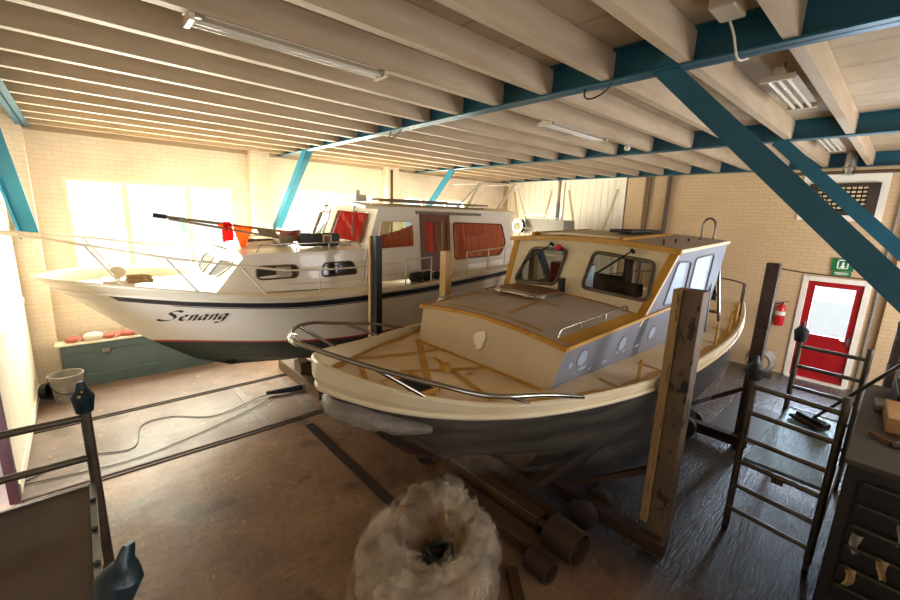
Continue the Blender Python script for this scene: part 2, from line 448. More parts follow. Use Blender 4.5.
for k, (a, b, c, d) in enumerate(WIN):
    w = thing('window_%d' % (k + 1), (a, YL, c), WL[k], 'window', kind='structure')
    f = MB(); y0, y1 = YL + .04, YL + .12
    for x0, z0, x1, z1 in ((a, c, b, c + .07), (a, d - .07, b, d), (a, c + .07, a + .07, d - .07), (b - .07, c + .07, b, d - .07)): f.bx(x0, y0, z0, x1, y1, z1)
    t = (b - a)
    ms = [a + t * .31, a + t * .68]
    for x in ms: f.bx(x - .05, y0, c + .07, x + .05, y1, d - .07)
    f.build('window_frame', M['white'], w, bevel=.006)
    MB().bx(a - .05, YL - .1, c - .06, b + .05, YL + .03, c).build('window_sill', M['white'], w, bevel=.006)
    e = [a + .07] + sum([[x - .05, x + .05] for x in ms], []) + [b - .07]
    for i in range(0, 6, 2):
        MB().bx(e[i], YL + .075, c + .07, e[i + 1], YL + .081, d - .07).build('pane', M['glass'], w)

# back wall with the red door and two white board doors
RD = (.36, 1.20, 2.03)
mb = MB().panel((XB, YR - .2, 0), (0, 1, 0), (0, 0, 1), [(0, 0), (YL + .2 - YR + .2, 0), (YL + .2 - YR + .2, ZC), (0, ZC)],
                [[(y - YR + .2, z) for y, z in ((RD[0], .01), (RD[1], .01), (RD[1], RD[2]), (RD[0], RD[2]))]], -.25)
struct(mb, 'wall_back', M['brickb'], 'cream painted brick wall with the red door', 'wall')
d = thing('door_1', (XB, (RD[0] + RD[1]) / 2, 0), 'red door with a tall glazed panel beside the fire extinguisher', 'door', kind='structure')
f = MB()
for y0, z0, y1, z1 in ((RD[0] - .07, 0, RD[0] + .02, RD[2] + .07), (RD[1] - .02, 0, RD[1] + .07, RD[2] + .07), (RD[0], RD[2] - .02, RD[1], RD[2] + .07)): f.bx(XB - .03, y0, z0, XB + .12, y1, z1)
f.build('door_frame', M['white'], d, bevel=.006)
MB().panel((XB + .02, 0, 0), (0, 1, 0), (0, 0, 1), [(RD[0] + .02, .02), (RD[1] - .02, .02), (RD[1] - .02, RD[2] - .02), (RD[0] + .02, RD[2] - .02)],
           [[(.48, .95), (1.06, .95), (1.06, 1.91), (.48, 1.91)]], -.045).build('door_leaf', M['red'], d)
MB().bx(XB + .035, .48, .95, XB + .043, 1.06, 1.91).build('pane', M['frost'], d)
MB().bx(XB + .0, .41, .83, XB + .02, .45, 1.0).cyl((XB - .04, .43, .92), (XB + .01, .43, .92), .01, 8).tube([(XB - .04, .43, .92), (XB - .04, .54, .92)], .009, 8).build('door_handle', M['steel'], d, smooth=40)
MB().bx(XB - .1, RD[0] - .03, 0, XB + .1, RD[1] + .03, .03).build('threshold', M['white'], d)

def board_door(name, y0, y1, label):
    d = thing(name, (XB, (y0 + y1) / 2, 0), label, 'door', kind='structure')
    n = 9; s = (y1 - y0) / n
    mb = MB()
    for i in range(n): mb.bx(XB - .06, y0 + i * s + .004, .03, XB - .02, y0 + (i + 1) * s - .004, 4.1)
    mb.build('door_boards', M['whited'], d)
    f = MB()
    for a, b, c, e in ((y0 - .09, 0, y0, 4.18), (y1, 0, y1 + .09, 4.18), (y0, 4.1, y1, 4.18)): f.bx(XB - .1, a, b, XB, c, e)
    f.build('door_frame', M['white'], d)
    for sgn in (1, -1):
        ym = (y0 + y1) / 2
        MB().bar((XB - .075, ym + sgn * (y1 - y0) * .42, 3.85), (XB - .075, ym + sgn * (y1 - y0) * .16, 2.05), .035, .03, (1, 0, 0)).build('brace', M['tan'], d)
board_door('door_2', 7.22, 8.92, 'white board door in the far corner of the shed')
board_door('door_3', 5.18, 6.92, 'white board door beside the black-footed post')
MB().bx(XB - .12, 7.02, 0, XB - .01, 7.12, 3.5).build('door_post', M['black'], None)
tag(bpy.data.objects['door_post'], 'black upright post between the two white board doors', 'post')

# front wall at the camera's left with the white sliding door
struct(MB().bx(XF - .25, YR - .2, 0, XF - .05, 3.9, ZC).bx(XF - .25, 8.85, 0, XF, YL + .2, ZC).bx(XF - .25, 3.9, 3.3, XF - .05, 8.85, ZC), 'wall_front', M['brick'], 'cream brick wall around the sliding doors', 'wall')
d = thing('door_4', (XF, 7.2, 0), 'white sliding door leaf edged with a dark red stile', 'door', kind='structure')
MB().bx(XF + .03, 5.66, .02, XF + .09, 8.95, 3.35).bx(XF + .08, 5.7, 1.5, XF + .105, 8.93, 1.58).bx(XF + .08, 5.7, .04, XF + .105, 8.93, .16).build('door_leaf', M['whited'], d)
MB().bx(XF + .02, 5.58, .02, XF + .10, 5.67, 3.35).build('edge_stile', paint('dark maroon stile', '3c1418', '2a1014', .5), d)
MB().bx(XF - .05, 3.9, 3.35, XF + .11, 8.95, 3.45).build('track', M['pipe'], d)
d = thing('door_5', (XF - .15, 4.6, 0), 'pale blue sliding door leaf standing behind the white one', 'door', kind='structure')
MB().bx(XF - .2, 3.8, .02, XF - .14, 5.35, 3.3).build('door_leaf', paint('pale blue door', 'c8dde0', 'b6cfd4', .5, 2), d)
MB().bx(XF - .14, 5.05, .02, XF - .12, 5.15, 3.3).build('stile', M['white'], d)

# right wall with a big work-bay window (out of view, it lights the bench side)
WR = [(4.6, 6.6, 1.0, 3.2), (7.3, 9.6, 1.0, 3.2), (-.4, 2.6, 1.2, 3.2)]
mb = MB().panel((0, YR, 0), (1, 0, 0), (0, 0, 1), [(XF - .2, 0), (XB + .2, 0), (XB + .2, ZC), (XF - .2, ZC)],
                [[(a, c), (b, c), (b, d), (a, d)] for a, b, c, d in WR], -.25)
struct(mb, 'wall_right', M['brick'], 'cream painted brick wall behind the bench', 'wall')

# ------------------------------------------------ steel beams, joists, braces
BX = [-.45, 3.37, 7.02, 10.55]
BZ0, BZ1, BT = 4.13, 4.37, .012
BL = ['teal steel beam above the sliding door end', 'nearest long teal steel beam under the joists', 'middle teal steel beam under the joists', 'teal steel beam along the top of the brick wall with the red door']
for x, l in zip(BX, BL):
    mb = MB().bx(x - .07, YR, BZ0, x + .07, YL - .02, BZ0 + .014).bx(x - .006, YR, BZ0, x + .006, YL - .02, BZ1 - .002).bx(x - .07, YR, BZ1 - .016, x + .07, YL - .02, BZ1 - .002)
    struct(mb, 'ceiling_beam', M['teal'], l, 'beam', group='teal steel ceiling beams')
JY = [.643 + .588 * k for k in range(15)]
BAYN = ['front bay above the bows', 'middle bay between the teal beams', 'far bay by the brick wall']
ORD = 'first second third fourth fifth sixth seventh eighth ninth tenth eleventh twelfth thirteenth fourteenth fifteenth'.split()
for b in range(3):
    for k, y in enumerate(JY):
        mb = MB().bx(BX[b] + .012, y, BZ0 + .016, BX[b + 1] - .012, y + .075, BZ1 - .004)
        struct(mb, 'ceiling_joist', M['joist'], 'cream timber joist in the %s, %s from the bench side' % (BAYN[b], ORD[k]), 'joist', group='timber ceiling joists')
struct(MB().bx(XF, YL - .03, 4.1, XB, YL, ZC), 'trim_4', M['joist'], 'cream wall plate along the top of the window wall', 'trim')

def bracebar(p, q, w, mat, label, w2=.09):
    """steel angle in the plane X = const"""
    p, q = V(p), V(q); a = (q - p).normalized(); n = a.cross(V((1, 0, 0))).normalized()
    mb = MB(); mb.bar(p, q, .014, w, n)
    mb.bar(p + V((w2 / 2, 0, 0)) - n * (w / 2 - .007), q + V((w2 / 2, 0, 0)) - n * (w / 2 - .007), w2, .014, n)
    o = mb.build('diagonal_brace', mat); tag(o, label, 'brace', 'teal diagonal roof braces', 'structure'); return o
bracebar((3.33, 1.46, 4.19), (3.33, -1.0, 1.73), .14, M['teal'], 'wide teal diagonal brace nearest the bench')
bracebar((6.98, 1.38, 4.15), (6.98, -1.0, 1.77), .15, M['teal'], 'narrower teal diagonal brace crossing in front of the wall vent')
bracebar((3.33, 7.85, 4.16), (3.10, 9.1, 2.6), .15, M['teal_lit'], 'teal diagonal brace rising behind the boat hook on the cruiser', .2)
bracebar((7.0, 7.75, 4.16), (7.0, 9.1, 2.85), .17, M['teal_lit'], 'teal diagonal brace rising behind the cruiser wheelhouse roof', .2)
bracebar((-.80, 7.3, 4.16), (-.66, 8.95, 2.5), .12, M['teal_lit'], 'teal diagonal brace beside the corner pier', .20)

# --------------------------------------------------------- lights and ducting
def batten(x0, x1, y, z, n, label):
    t = thing('fluorescent_light', ((x0 + x1) / 2, y, z), label, 'ceiling light', 'unlit fluorescent ceiling lights')
    w = .05 + .06 * n
    MB().bx(x0, y - .03, z + .03, x1, y + .03, z + .085).bx(x0 + .1, y - w / 2, z + .02, x1 - .1, y + w / 2, z + .03).build('housing', M['lampw'], t, bevel=.005)
    for i in range(n):
        yy = y + (i - (n - 1) / 2) * .062
        MB().cyl((x0 + .04, yy, z), (x1 - .04, yy, z), .014, 10).build('tube', M['tubeg'], t, smooth=50)
    for xx in (x0 + .03, x1 - .03): MB().bx(xx - .015, y - w / 2, z - .015, xx + .015, y + w / 2, z + .03).build('end_cap', M['lampw'], t)
    return t
t = batten(.6, 2.0, 3.10, 4.12, 2, 'fluorescent light between joists over the bow of the white cruiser')
batten(4.2, 5.6, 3.10, 4.12, 2, 'fluorescent light between joists over the primed wheelhouse')
t = batten(4.3, 5.5, .93, 4.20, 3, 'three-tube fluorescent light hanging above the scaffold tower')
for x in (4.5, 5.3): MB().cyl((x, .93, 4.28), (x, .93, 4.37), .006, 6).build('hanger', M['pipe'], t)
t = batten(7.35, 8.75, .98, 4.20, 3, 'three-tube fluorescent light nearest the wall vent')
for x in (7.6, 8.5): MB().cyl((x, .98, 4.28), (x, .98, 4.37), .006, 6).build('hanger', M['pipe'], t)
b = thing('junction_box', (3.0, .97, 4.28), 'grey junction box with a dangling cable beside the nearest beam', 'junction box')
MB().bx(2.88, .88, 4.26, 3.12, 1.02, 4.34).build('casing', M['lampw'], b, bevel=.012)
MB().tube(spline([(3.1, .97, 4.28), (3.18, .95, 4.2), (3.26, .93, 4.08), (3.36, .9, 4.1)]), .008, 6).build('cable', M['lampw'], b, smooth=50)
MB().bar((2.8, 1.05, 4.34), (2.55, 1.2, 4.34), .03, .02).build('conduit', M['pipe'], b)
for p, l in (((3.37, 1.95), 'wire loop under the nearest beam beside the second joist'), ((3.37, 4.9), 'wire loop under the nearest beam above the cruiser side deck')):
    o = MB().tube(spline([(3.36, p[1] + .12, 4.14), (3.3, p[1] + .08, 4.05), (3.28, p[1], 4.02), (3.3, p[1] - .1, 4.06), (3.36, p[1] - .14, 4.14)]), .007, 6).build('wire_loop', M['black'], smooth=50)
    tag(o, l, 'wire')
o = thing('bulb_holder', (5.95, 2.9, 4.02), 'small white bulb holder hanging under a joist', 'lamp holder')
MB().cyl((5.95, 2.9, 4.1), (5.95, 2.9, 4.15), .02, 10).build('stem', M['lampw'], o); MB().sphere((5.95, 2.9, 4.06), .045, 12).build('bulb', M['tubeg'], o, smooth=60)

# vent, duct, pipes, sign, extinguisher on the brick wall
v = thing('wall_vent', (XB, 1.0, 3.2), 'dark brown slatted vent on a white board high on the brick wall', 'vent')
MB().bx(XB - .03, .38, 3.18, XB, 1.56, 4.06).build('backing_board', M['white'], v)
MB().panel((XB - .04, 0, 0), (0, -1, 0), (0, 0, 1), [(-1.45, 3.28), (-.48, 3.28), (-.48, 3.86), (-1.45, 3.86)], [[(-1.32, 3.36), (-.63, 3.36), (-.63, 3.80), (-1.32, 3.80)]], -.045).build('vent_frame', M['grille'], v)
MB().bx(XB - .036, .63, 3.36, XB - .031, 1.32, 3.80).build('opening', M['slot'], v)
g = MB()
for i in range(6):
    for j in range(9):
        y = .665 + j * .077; z = 3.40 + i * .072
        g.bar((XB - .045, y, z), (XB - .075, y, z + .03), .055, .012, (0, 0, 1))
g.build('vent_flap', M['tan'], v)
d = thing('air_duct', (10.3, .95, 4.0), 'shiny zinc duct stub above the wall vent', 'duct')
MB().cyl((10.35, .92, 3.98), (10.35, .92, 4.36), .085, 18).build('tube', M['zinc'], d, smooth=40)
MB().lathe((10.35, .92, 4.1), (0, 0, 1), [(.085, 0), (.1, .01), (.1, .03), (.085, .04)], 18).build('collar', M['steel'], d, smooth=40)
def pipe(name, pts, r, label, mat='pipe'):
    o = MB().tube(pts, r, 8).build(name, M[mat], smooth=50); return tag(o, label, 'pipe')
pipe('water_pipe', [(10.3, 2.2, 4.02), (10.3, -.6, 4.02)], .03, 'brown horizontal pipe just under the joists by the duct')
pipe('iron_pipe', [(XB - .06, 4.05, 0), (XB - .06, 4.05, 4.12)], .05, 'thick dark vertical pipe on the brick wall')
pipe('conduit_pipe', [(XB - .04, 4.5, .0), (XB - .04, 4.5, 4.12)], .025, 'thin vertical conduit left of the thick dark pipe')
struct(MB().bx(XB - .08, 4.62, 0, XB, 5.05, 4.12), 'trim_5', M['brickb'], 'painted brick pier beside the white board doors', 'pier')
pipe('downpipe', [(6.05, YL - .3, .0), (6.05, YL - .3, 4.1)], .03, 'rusty vertical pipe on the pier behind the cruiser roof', 'rust')
pipe('wall_conduit', [(XB - .02, 1.75, 2.2), (XB - .02, 1.3, 2.15), (XB - .02, .0, 2.13)], .012, 'thin conduit above the red door')
pipe('corner_conduit', [(XB - .03, .2, .0), (XB - .03, .2, 4.1)], .02, 'thin vertical conduit on the bench side of the red door', 'hose')
struct(MB().bx(XB - .1, -.4, 0, XB, .06, ZC), 'trim_6', M['brickb'], 'painted brick pilaster on the bench side of the red door', 'pier')

s = thing('exit_sign', (XB - .02, .74, 2.15), 'green and white safety sign above the red door', 'sign')
MB().bx(XB - .03, .585, 2.25, XB - .01, .895, 2.49).build('sign_panel', M['signg'], s)
MB().bx(XB - .03, .60, 2.16, XB - .01, .88, 2.24).build('lower_sign_panel', M['signg'], s)
g = MB()
xs = XB - .032
for y0, z0, y1, z1 in ((.66, 2.29, .68, 2.46), (.8, 2.29, .82, 2.46), (.66, 2.44, .82, 2.46), (.66, 2.29, .72, 2.305), (.76, 2.29, .82, 2.305)): g.bx(xs, y0, z0, xs + .003, y1, z1)
g.bar((xs, .74, 2.41), (xs, .74, 2.30), .03, .003, (1, 0, 0)); g.prism([(xs, .70, 2.34), (xs, .78, 2.34), (xs, .74, 2.28)], (.003, 0, 0))
g.bx(xs, .63, 2.195, xs + .003, .85, 2.203); g.bx(xs, .66, 2.178, xs + .003, .82, 2.186); g.bx(xs, .64, 2.212, xs + .003, .84, 2.222)
g.build('pictogram', M['signw'], s)
e = thing('fire_extinguisher', (XB - .11, 1.5, 1.02), 'red fire extinguisher on the brick wall beside the red door', 'fire extinguisher')
c = (XB - .11, 1.5, 1.03)
MB().lathe(c, (0, 0, 1), [(0, 0), (.075, 0), (.085, .02), (.085, .36), (.06, .42), (.03, .44), (0, .44)], 20).build('cylinder', M['redp'], e, smooth=40)
MB().cyl((c[0], 1.5, 1.46), (c[0], 1.5, 1.51), .025, 10).bar((c[0], 1.5, 1.52), (c[0], 1.38, 1.55), .025, .012).build('valve', M['black'], e)
MB().tube(spline([(c[0], 1.53, 1.5), (c[0], 1.62, 1.44), (c[0] - .01, 1.62, 1.25), (c[0] - .02, 1.59, 1.1)]), .011, 8).build('hose', M['black'], e, smooth=50)
MB().bx(XB - .03, 1.45, 1.1, XB, 1.55, 1.4).build('bracket', M['black'], e)
MB().lathe(c, (0, 0, 1), [(.0865, .22), (.0865, .30)], 20).build('label_band', M['paper'], e, smooth=40)

# slipway rails let into the floor
def rail(y, x0, x1, label):
    t = thing('slipway_rail', (x0, y, 0), label, 'rail', 'slipway rails in the floor')
    for dy in (-.035, .035): MB().bx(x0, y + dy - .012, 0, x1, y + dy + .012, .014).build('rail_bar', M['rustd'], t)
    return t
rail(5.58, -.75, 3.6, 'dark double rail in the floor in front of the white cruiser')
rail(7.35, -.75, 3.2, 'dark double rail in the floor under the white cruiser')
for x, l in ((1.7, 'pale floor strip across the rails nearest the sliding door'), (2.4, 'pale floor strip across the rails under the cruiser bilge')):
    o = MB().bx(x - .05, 5.65, 0, x + .05, 7.28, .008).build('floor_strip', paint('pale strip ' + l[-6:], '82766c', '6e635a', .6, 5)); tag(o, l, 'floor strip', 'pale strips across the slipway')
o = MB().bx(2.1, 1.9, 0, 2.22, 5.3, .02).build('floor_channel', M['rustd']); tag(o, 'dark steel channel crossing the floor under the primed bow', 'channel')
def cable(pts, r, label, mat='black'):
    o = MB().tube(spline(pts, 8), r, 6).build('floor_cable', M[mat], smooth=60); return tag(o, label, 'cable')
cable([(-.78, 6.0, .012), (-.3, 6.25, .012), (.2, 6.1, .012), (.35, 6.7, .012), (.7, 6.75, .012), (1.2, 6.4, .012), (1.9, 6.6, .03), (2.2, 6.6, .03)], .007, 'black cable looping across the pale floor by the rails')
cable([(-.75, 5.95, .012), (.1, 5.8, .012), (.8, 5.95, .012), (1.6, 6.25, .02), (2.1, 6.5, .03)], .006, 'straighter black cable across the pale floor')
t = thing('work_lamp', (2.3, 6.55, .0), 'dark hand tool lying on the floor under the cruiser', 'tool')
MB().tube([(2.0, 6.62, .06), (2.25, 6.55, .06), (2.55, 6.5, .06)], [.03, .045, .05], 10).build('body', M['black'], t, smooth=50)
MB().cyl((2.55, 6.5, .06), (2.66, 6.48, .06), .06, 12).build('head', M['hose'], t, smooth=40)
# -------------------------------------------------------------------- hulls
SEC = ([0, .06, .16, .32, .55, .8, 1], [.02, .30, .62, .84, .95, .985, 1])
class Hull:
    def __init__(s, yc, xe, B, stem, zs, zk, fa=.42, p=2.1, q=.62, tp=.2, ts=.55, rake=0.0, fine=.25):
        s.yc, s.xe, s.B, s.stem, s.zs, s.zk = yc, xe, B, stem, zs, zk
        s.fa, s.p, s.q, s.tp, s.ts, s.rake, s.fine = fa, p, q, tp, ts, rake, fine
    def plan(s, u, v=1.0):
        fa = s.fa + s.fine * (1 - v); q = s.q + .75 * (1 - v)
        b = (1 - (1 - min(max(u / fa, 0), 1)) ** s.p) ** q
        a = min(max((u - s.ts) / (1 - s.ts), 0), 1)
        return b * (1 - s.tp * a * a - .25 * (1 - v) * a * a)
    def x(s, u, v):
        x0 = s.stem(v); return x0 + (s.xe - s.rake * (1 - v) - x0) * u
    def P(s, u, v, side=-1, off=0.0):
        x = s.x(u, v); xs = s.x(u, 1)
        zk = s.zk(xs); z = zk + v * (s.zs(xs) - zk)
        b = s.B * s.plan(u, v) * float(np.interp(v, *SEC)) + off
        if u <= 0: b = 0
        return V((x, s.yc + side * b, z))
    def at(s, x, z, side=-1, off=0.0):
        u, v = .3, .7
        for _ in range(40):
            xs = s.x(u, 1); zk = s.zk(xs)
            v = (z - zk) / (s.zs(xs) - zk); v = min(max(v, 0), 1)
            x0 = s.stem(v); u = min(max((x - x0) / (s.xe - s.rake * (1 - v) - x0), 0), 1)
        return s.P(u, v, side, off)
    def sheer(s, x, side=-1, inset=0.0, dz=0.0):
        u = min(max((x - s.stem(1)) / (s.xe - s.stem(1)), 0), 1)
        p = s.P(u, 1, side); p.y -= side * min(inset, s.B * s.plan(u)); p.z += dz; return p
    def us(s, n=44): return [(i / n) ** 1.55 for i in range(n + 1)]
    def skin(s, rows, mats, n=44, off=0.0):
        """rows: list of functions u -> v; mats: material slot per gap"""
        mb = MB(); US = s.us(n)
        for side in (-1, 1):
            for r in range(len(rows) - 1):
                mb.grid([[s.P(u, rows[r](u), side, off) for u in US], [s.P(u, rows[r + 1](u), side, off) for u in US]], mats[r])
        for r in range(len(rows) - 1):      # transom
            a, b = s.P(1, rows[r](1), -1), s.P(1, rows[r](1), 1); c, d = s.P(1, rows[r + 1](1), 1), s.P(1, rows[r + 1](1), -1)
            mb.add([a, b, c, d], [(0, 1, 2, 3)], mats[r])
        return mb
    def vz(s, zf):
        def f(u):
            xs = s.x(u, 1); zk = s.zk(xs); return min(max((zf(xs) - zk) / (s.zs(xs) - zk), 0.0), 1.0)
        return f
    def cap(s, w, h, n=44, m=0, drop=0.0):
        """gunwale cap of width w plus its inner face down by drop"""
        mb = MB(); US = s.us(n)
        for side in (-1, 1):
            A = [s.P(u, 1, side, .012) for u in US]
            rows = []
            for (dw, dz) in ((0, -h), (0, 0), (w * .3, .012), (w, 0), (w, -drop - .03)):
                r = []
                for i, p in enumerate(A):
                    t = A[min(i + 1, len(A) - 1)] - A[max(i - 1, 0)]; nrm = V((-t.y, t.x, 0)).normalized()
                    if nrm.y * side > 0: nrm = -nrm
                    q = p + nrm * dw + V((0, 0, dz))
                    if dz < -h - .001:
                        g_ = s.at(max(q.x, s.stem(.9) + .03), q.z, side, -w * .8)
                        q.x = max(q.x, g_.x)
                        if abs(q.y - s.yc) > abs(g_.y - s.yc): q.y = g_.y
                    if (q.y - s.yc) * side < 0: q.y = s.yc
                    r.append(q)
                rows.append(r)
            mb.grid(rows, m)
        return mb
    def deck(s, inset, dzf, camber=.03, n=44, x0=None, x1=None, m=0, k=9):
        mb = MB(); rows = []
        xa = s.stem(.88) + inset if x0 is None else x0; xb = s.xe if x1 is None else x1
        for i in range(n + 1):
            x = xa + (xb - xa) * (i / n) ** 1.4
            z = s.sheer(x).z + dzf(x); hw = max(.0, s.yc - s.at(x, z, -1, -inset).y)
            rows.append([V((x, s.yc + hw * t, z + camber * (1 - t * t))) for t in [(-1 + 2 * j / (k - 1)) for j in range(k)]])
        return mb.grid(rows, m)

def slab(x0, x1, yc, w0, w1, z0, z1, camber, th, n=14, m=0, mb=None):
    """cambered roof slab, width w0 at x0 and w1 at x1"""
    mb = mb or MB(); top, bot = [], []
    for i in range(5):
        t = i / 4; x = x0 + (x1 - x0) * t; w = w0 + (w1 - w0) * t; z = z0 + (z1 - z0) * t
        top.append([V((x, yc + w / 2 * s_, z + camber * (1 - s_ * s_))) for s_ in [(-1 + 2 * j / n) for j in range(n + 1)]])
        bot.append([p - V((0, 0, th)) for p in top[-1]])
    mb.grid(top, m); mb.grid(bot, m)
    mb.grid([top[0], bot[0]], m); mb.grid([top[-1], bot[-1]], m)
    mb.grid([[r[0] for r in top], [r[0] for r in bot]], m); mb.grid([[r[-1] for r in top], [r[-1] for r in bot]], m)
    return mb

# ================================================================ BOAT 1
Y1 = 6.8
z1s = curve_fn([-.5, .0, .75, 1.3, 1.9, 2.6, 4, 6.4, 7.3], [2.17, 2.15, 2.07, 1.99, 1.90, 1.885, 1.90, 2.02, 2.08], .25)
z1k = curve_fn([-.5, 1.2, 2.4, 7.3], [.62, .46, .36, .40], .3)
st1 = lambda v: float(np.interp(v, [0, .12, .3, .45, .6, .8, .93, 1], [1.55, 1.1, .72, .43, .18, -.13, -.38, -.49]))
H1 = Hull(Y1, 7.1, 1.56, st1, z1s, z1k, .42, 2.1, .62, .16, .55, .1)
rl = curve_fn([0, 2.2, 4, 6.4, 7.2], [1.155, 1.135, 1.19, 1.32, 1.38], .5)
sp = curve_fn([-.5, .1, .7, 1.5, 2.1, 3.2, 4, 6.4, 7.2], [2.0, 1.965, 1.91, 1.865, 1.832, 1.832, 1.845, 1.962, 2.02], .3)
b1 = thing('motor_cruiser', (3.2, Y1, 0), 'white motor cruiser with red waterline and black name on its bow by the windows', 'boat')
lo = [lambda u, k=k: k * H1.vz(lambda x: rl(x))(u) for k in (0, .1, .22, .36, .52, .7, .86, 1.0)]
mid = [H1.vz(lambda x: rl(x) + .035)]
up = [lambda u, k=k: (1 - k) * H1.vz(lambda x: rl(x) + .035)(u) + k * H1.vz(lambda x: sp(x) - .115)(u) for k in (.2, .4, .6, .8, 1.0)]
rows = lo + mid + up
mb = H1.skin(rows, [0] * 7 + [1] + [2] * 5)
mb.build('hull', [M['antif'], M['rline'], M['bwhite']], b1, smooth=40)
# sheer band: thin line, broad stripe that starts aft of the stem, cream bulwark above
rows = [H1.vz(lambda x, d=d: sp(x) - d) for d in (.115, .107, .095, .088, .012)] + [lambda u: 1.0]
mb = MB(); US = H1.us(60)
for side in (-1, 1):
    for r in range(5):
        for i in range(60):
            xm = H1.x(US[i], .9)
            mt = 0
            if r == 3: mt = 2 if xm > .08 else 0
            if r == 1: mt = 2 if xm > .62 else 0
            if r == 4: mt = 1
            a, b, c, d = (H1.P(US[i], rows[r](US[i]), side, .001), H1.P(US[i + 1], rows[r](US[i + 1]), side, .001), H1.P(US[i + 1], rows[r + 1](US[i + 1]), side, .001), H1.P(US[i], rows[r + 1](US[i]), side, .001))
            mb.add([a, b, c, d], [(0, 1, 2, 3)], mt)
mb.build('sheer_band', [M['bwhite'], M['bcream'], M['bline']], b1, smooth=40)
rub = [H1.P(u, H1.vz(lambda x: sp(x) + .02)(u), -1, .012) for u in H1.us(50)[1:]]
MB().tube(rub, .018, 8).build('rubbing_strake', M['bcream'], b1, smooth=50)
rub = [H1.P(u, H1.vz(lambda x: sp(x) + .02)(u), 1, .012) for u in H1.us(50)[1:]]
MB().tube(rub, .018, 8).build('rubbing_strake', M['bcream'], b1, smooth=50)
H1.cap(.07, .02, drop=.14).build('gunwale', M['bcream'], b1, smooth=50)
dz1 = curve_fn([-.5, .9, 1.6, 7.2], [-.14, -.13, -.03, -.02], .3)
H1.deck(.06, dz1, .05).build('deck', M['bcream'], b1, smooth=40)
c_ = H1.at(1.55, .66, -1, .004)
MB().grid([[c_ + (H1.at(1.55 + .085 * math.cos(2 * PI * k / 18) * r_, .66 + .06 * math.sin(2 * PI * k / 18) * r_, -1, .006) - c_) for k in range(18)] for r_ in (.01, .5, 1)], closed=True).build('bow_thruster_tube', M['slot'], b1, fixn=False)

# name on the bow, drawn with a broad nib and laid on the hull side
def bez(p, n=10):
    out = []
    for i in range(0, len(p) - 3, 3):
        a, b, c, d = [V(q).to_2d() for q in p[i:i + 4]]
        for k in range(n):
            t = k / n; out.append(a * (1 - t) ** 3 + b * 3 * t * (1 - t) ** 2 + c * 3 * t * t * (1 - t) + d * t ** 3)
    out.append(V(p[-1]).to_2d()); return out
def arch(x, w=.62): return [(x, 0), (x + .02, .25), (x + .06, .5), (x + .1, .75), (x + .2, 1.0), (x + .42, 1.12), (x + .48, .85), (x + .50, .6), (x + .44, .3), (x + .44, .1), (x + .46, -.04), (x + .56, .0), (x + .66, .14)]
GL = []
S_ = [(1.05, 1.55), (.98, 1.85), (.55, 1.95), (.32, 1.62), (.15, 1.25), (.75, 1.05), (.80, .62), (.84, .2), (.4, -.12), (.0, .02), (-.22, .1), (-.3, .3), (-.2, .36)]
GL.append((0.0, [(x * 1.3, y * 1.0) for x, y in S_]))
GL.append((1.15, [(.12, .52), (.4, .5), (.58, .72), (.5, .92), (.42, 1.12), (.08, .98), (.06, .5), (.05, .05), (.4, -.1), (.68, .2)]))
GL.append((1.95, [(.0, .8), (.1, .95), (.2, 1.02), (.18, .8), (.16, .55), (.12, .25), (.1, 0)])); GL.append((2.02, arch(.04)))
A_ = [(.56, .86), (.45, 1.1), (.12, 1.0), (.06, .5), (.03, .1), (.2, -.08), (.36, .15), (.48, .35), (.54, .6), (.6, .95)]
GL.append((2.85, A_)); GL.append((2.85, [(.6, .95), (.57, .6), (.53, .3), (.54, .1), (.56, -.04), (.66, 0), (.76, .14)]))
GL.append((3.72, [(.0, .8), (.1, .95), (.2, 1.02), (.18, .8), (.16, .55), (.12, .25), (.1, 0)])); GL.append((3.79, arch(.04)))
GL.append((4.62, A_)); GL.append((4.62, [(.6, .95), (.57, .55), (.55, .1), (.5, -.25), (.44, -.62), (.1, -.62), (-.08, -.42)]))
mb = MB(); SX, SZ = .112, .094; X0, Z0 = .66, 1.565
nib = V((.26, .20)) * .5
for ox, pts in GL:
    ox += .32 if ox > 0 else 0
    C = bez(pts); L, R = [], []
    for c in C:
        q = V((c.x + ox + .22 * c.y, c.y))
        for lst, sg in ((L, 1), (R, -1)):
            w = q + nib * sg
            lst.append(H1.at(X0 + w.x * SX, Z0 + w.y * SZ + .07 * w.x * SX, -1, .012))
    mb.grid([L, R])
mb.build('name_lettering', M['black'], b1, fixn=False)

# trunk cabin
def quad_house(mb, base, top, m=0):
    n = len(base)
    for i in range(n): mb.add([base[i], base[(i + 1) % n], top[(i + 1) % n], top[i]], [(0, 1, 2, 3)], m)
    mb.add(top, [tuple(range(n))], m); return mb
TS = 5.68; TO = 2 * Y1 - TS
zd = lambda x: z1s(x) + dz1(x)
mb = MB(); quad_house(mb, [(1.2, TS + .12, 1.93), (3.5, TS, 1.87), (3.5, TO, 1.87), (1.2, TO - .12, 1.93)], [(1.6, TS + .16, 2.42), (3.5, TS + .05, 2.45), (3.5, TO - .05, 2.45), (1.6, TO - .16, 2.42)])
slab(1.55, 3.6, Y1, TO - TS - .28, TO - TS - .04, 2.43, 2.465, .07, .03, mb=mb)
tk = mb.build('trunk_cabin', M['bwhite'], b1, smooth=30)
def tside(x, z, o=.0):  # on the near side of the trunk
    t = (x - 1.4) / 2.1; return V((x, TS + .12 * (1 - t) + .05 * (z - 1.9) / .55 - o, z))
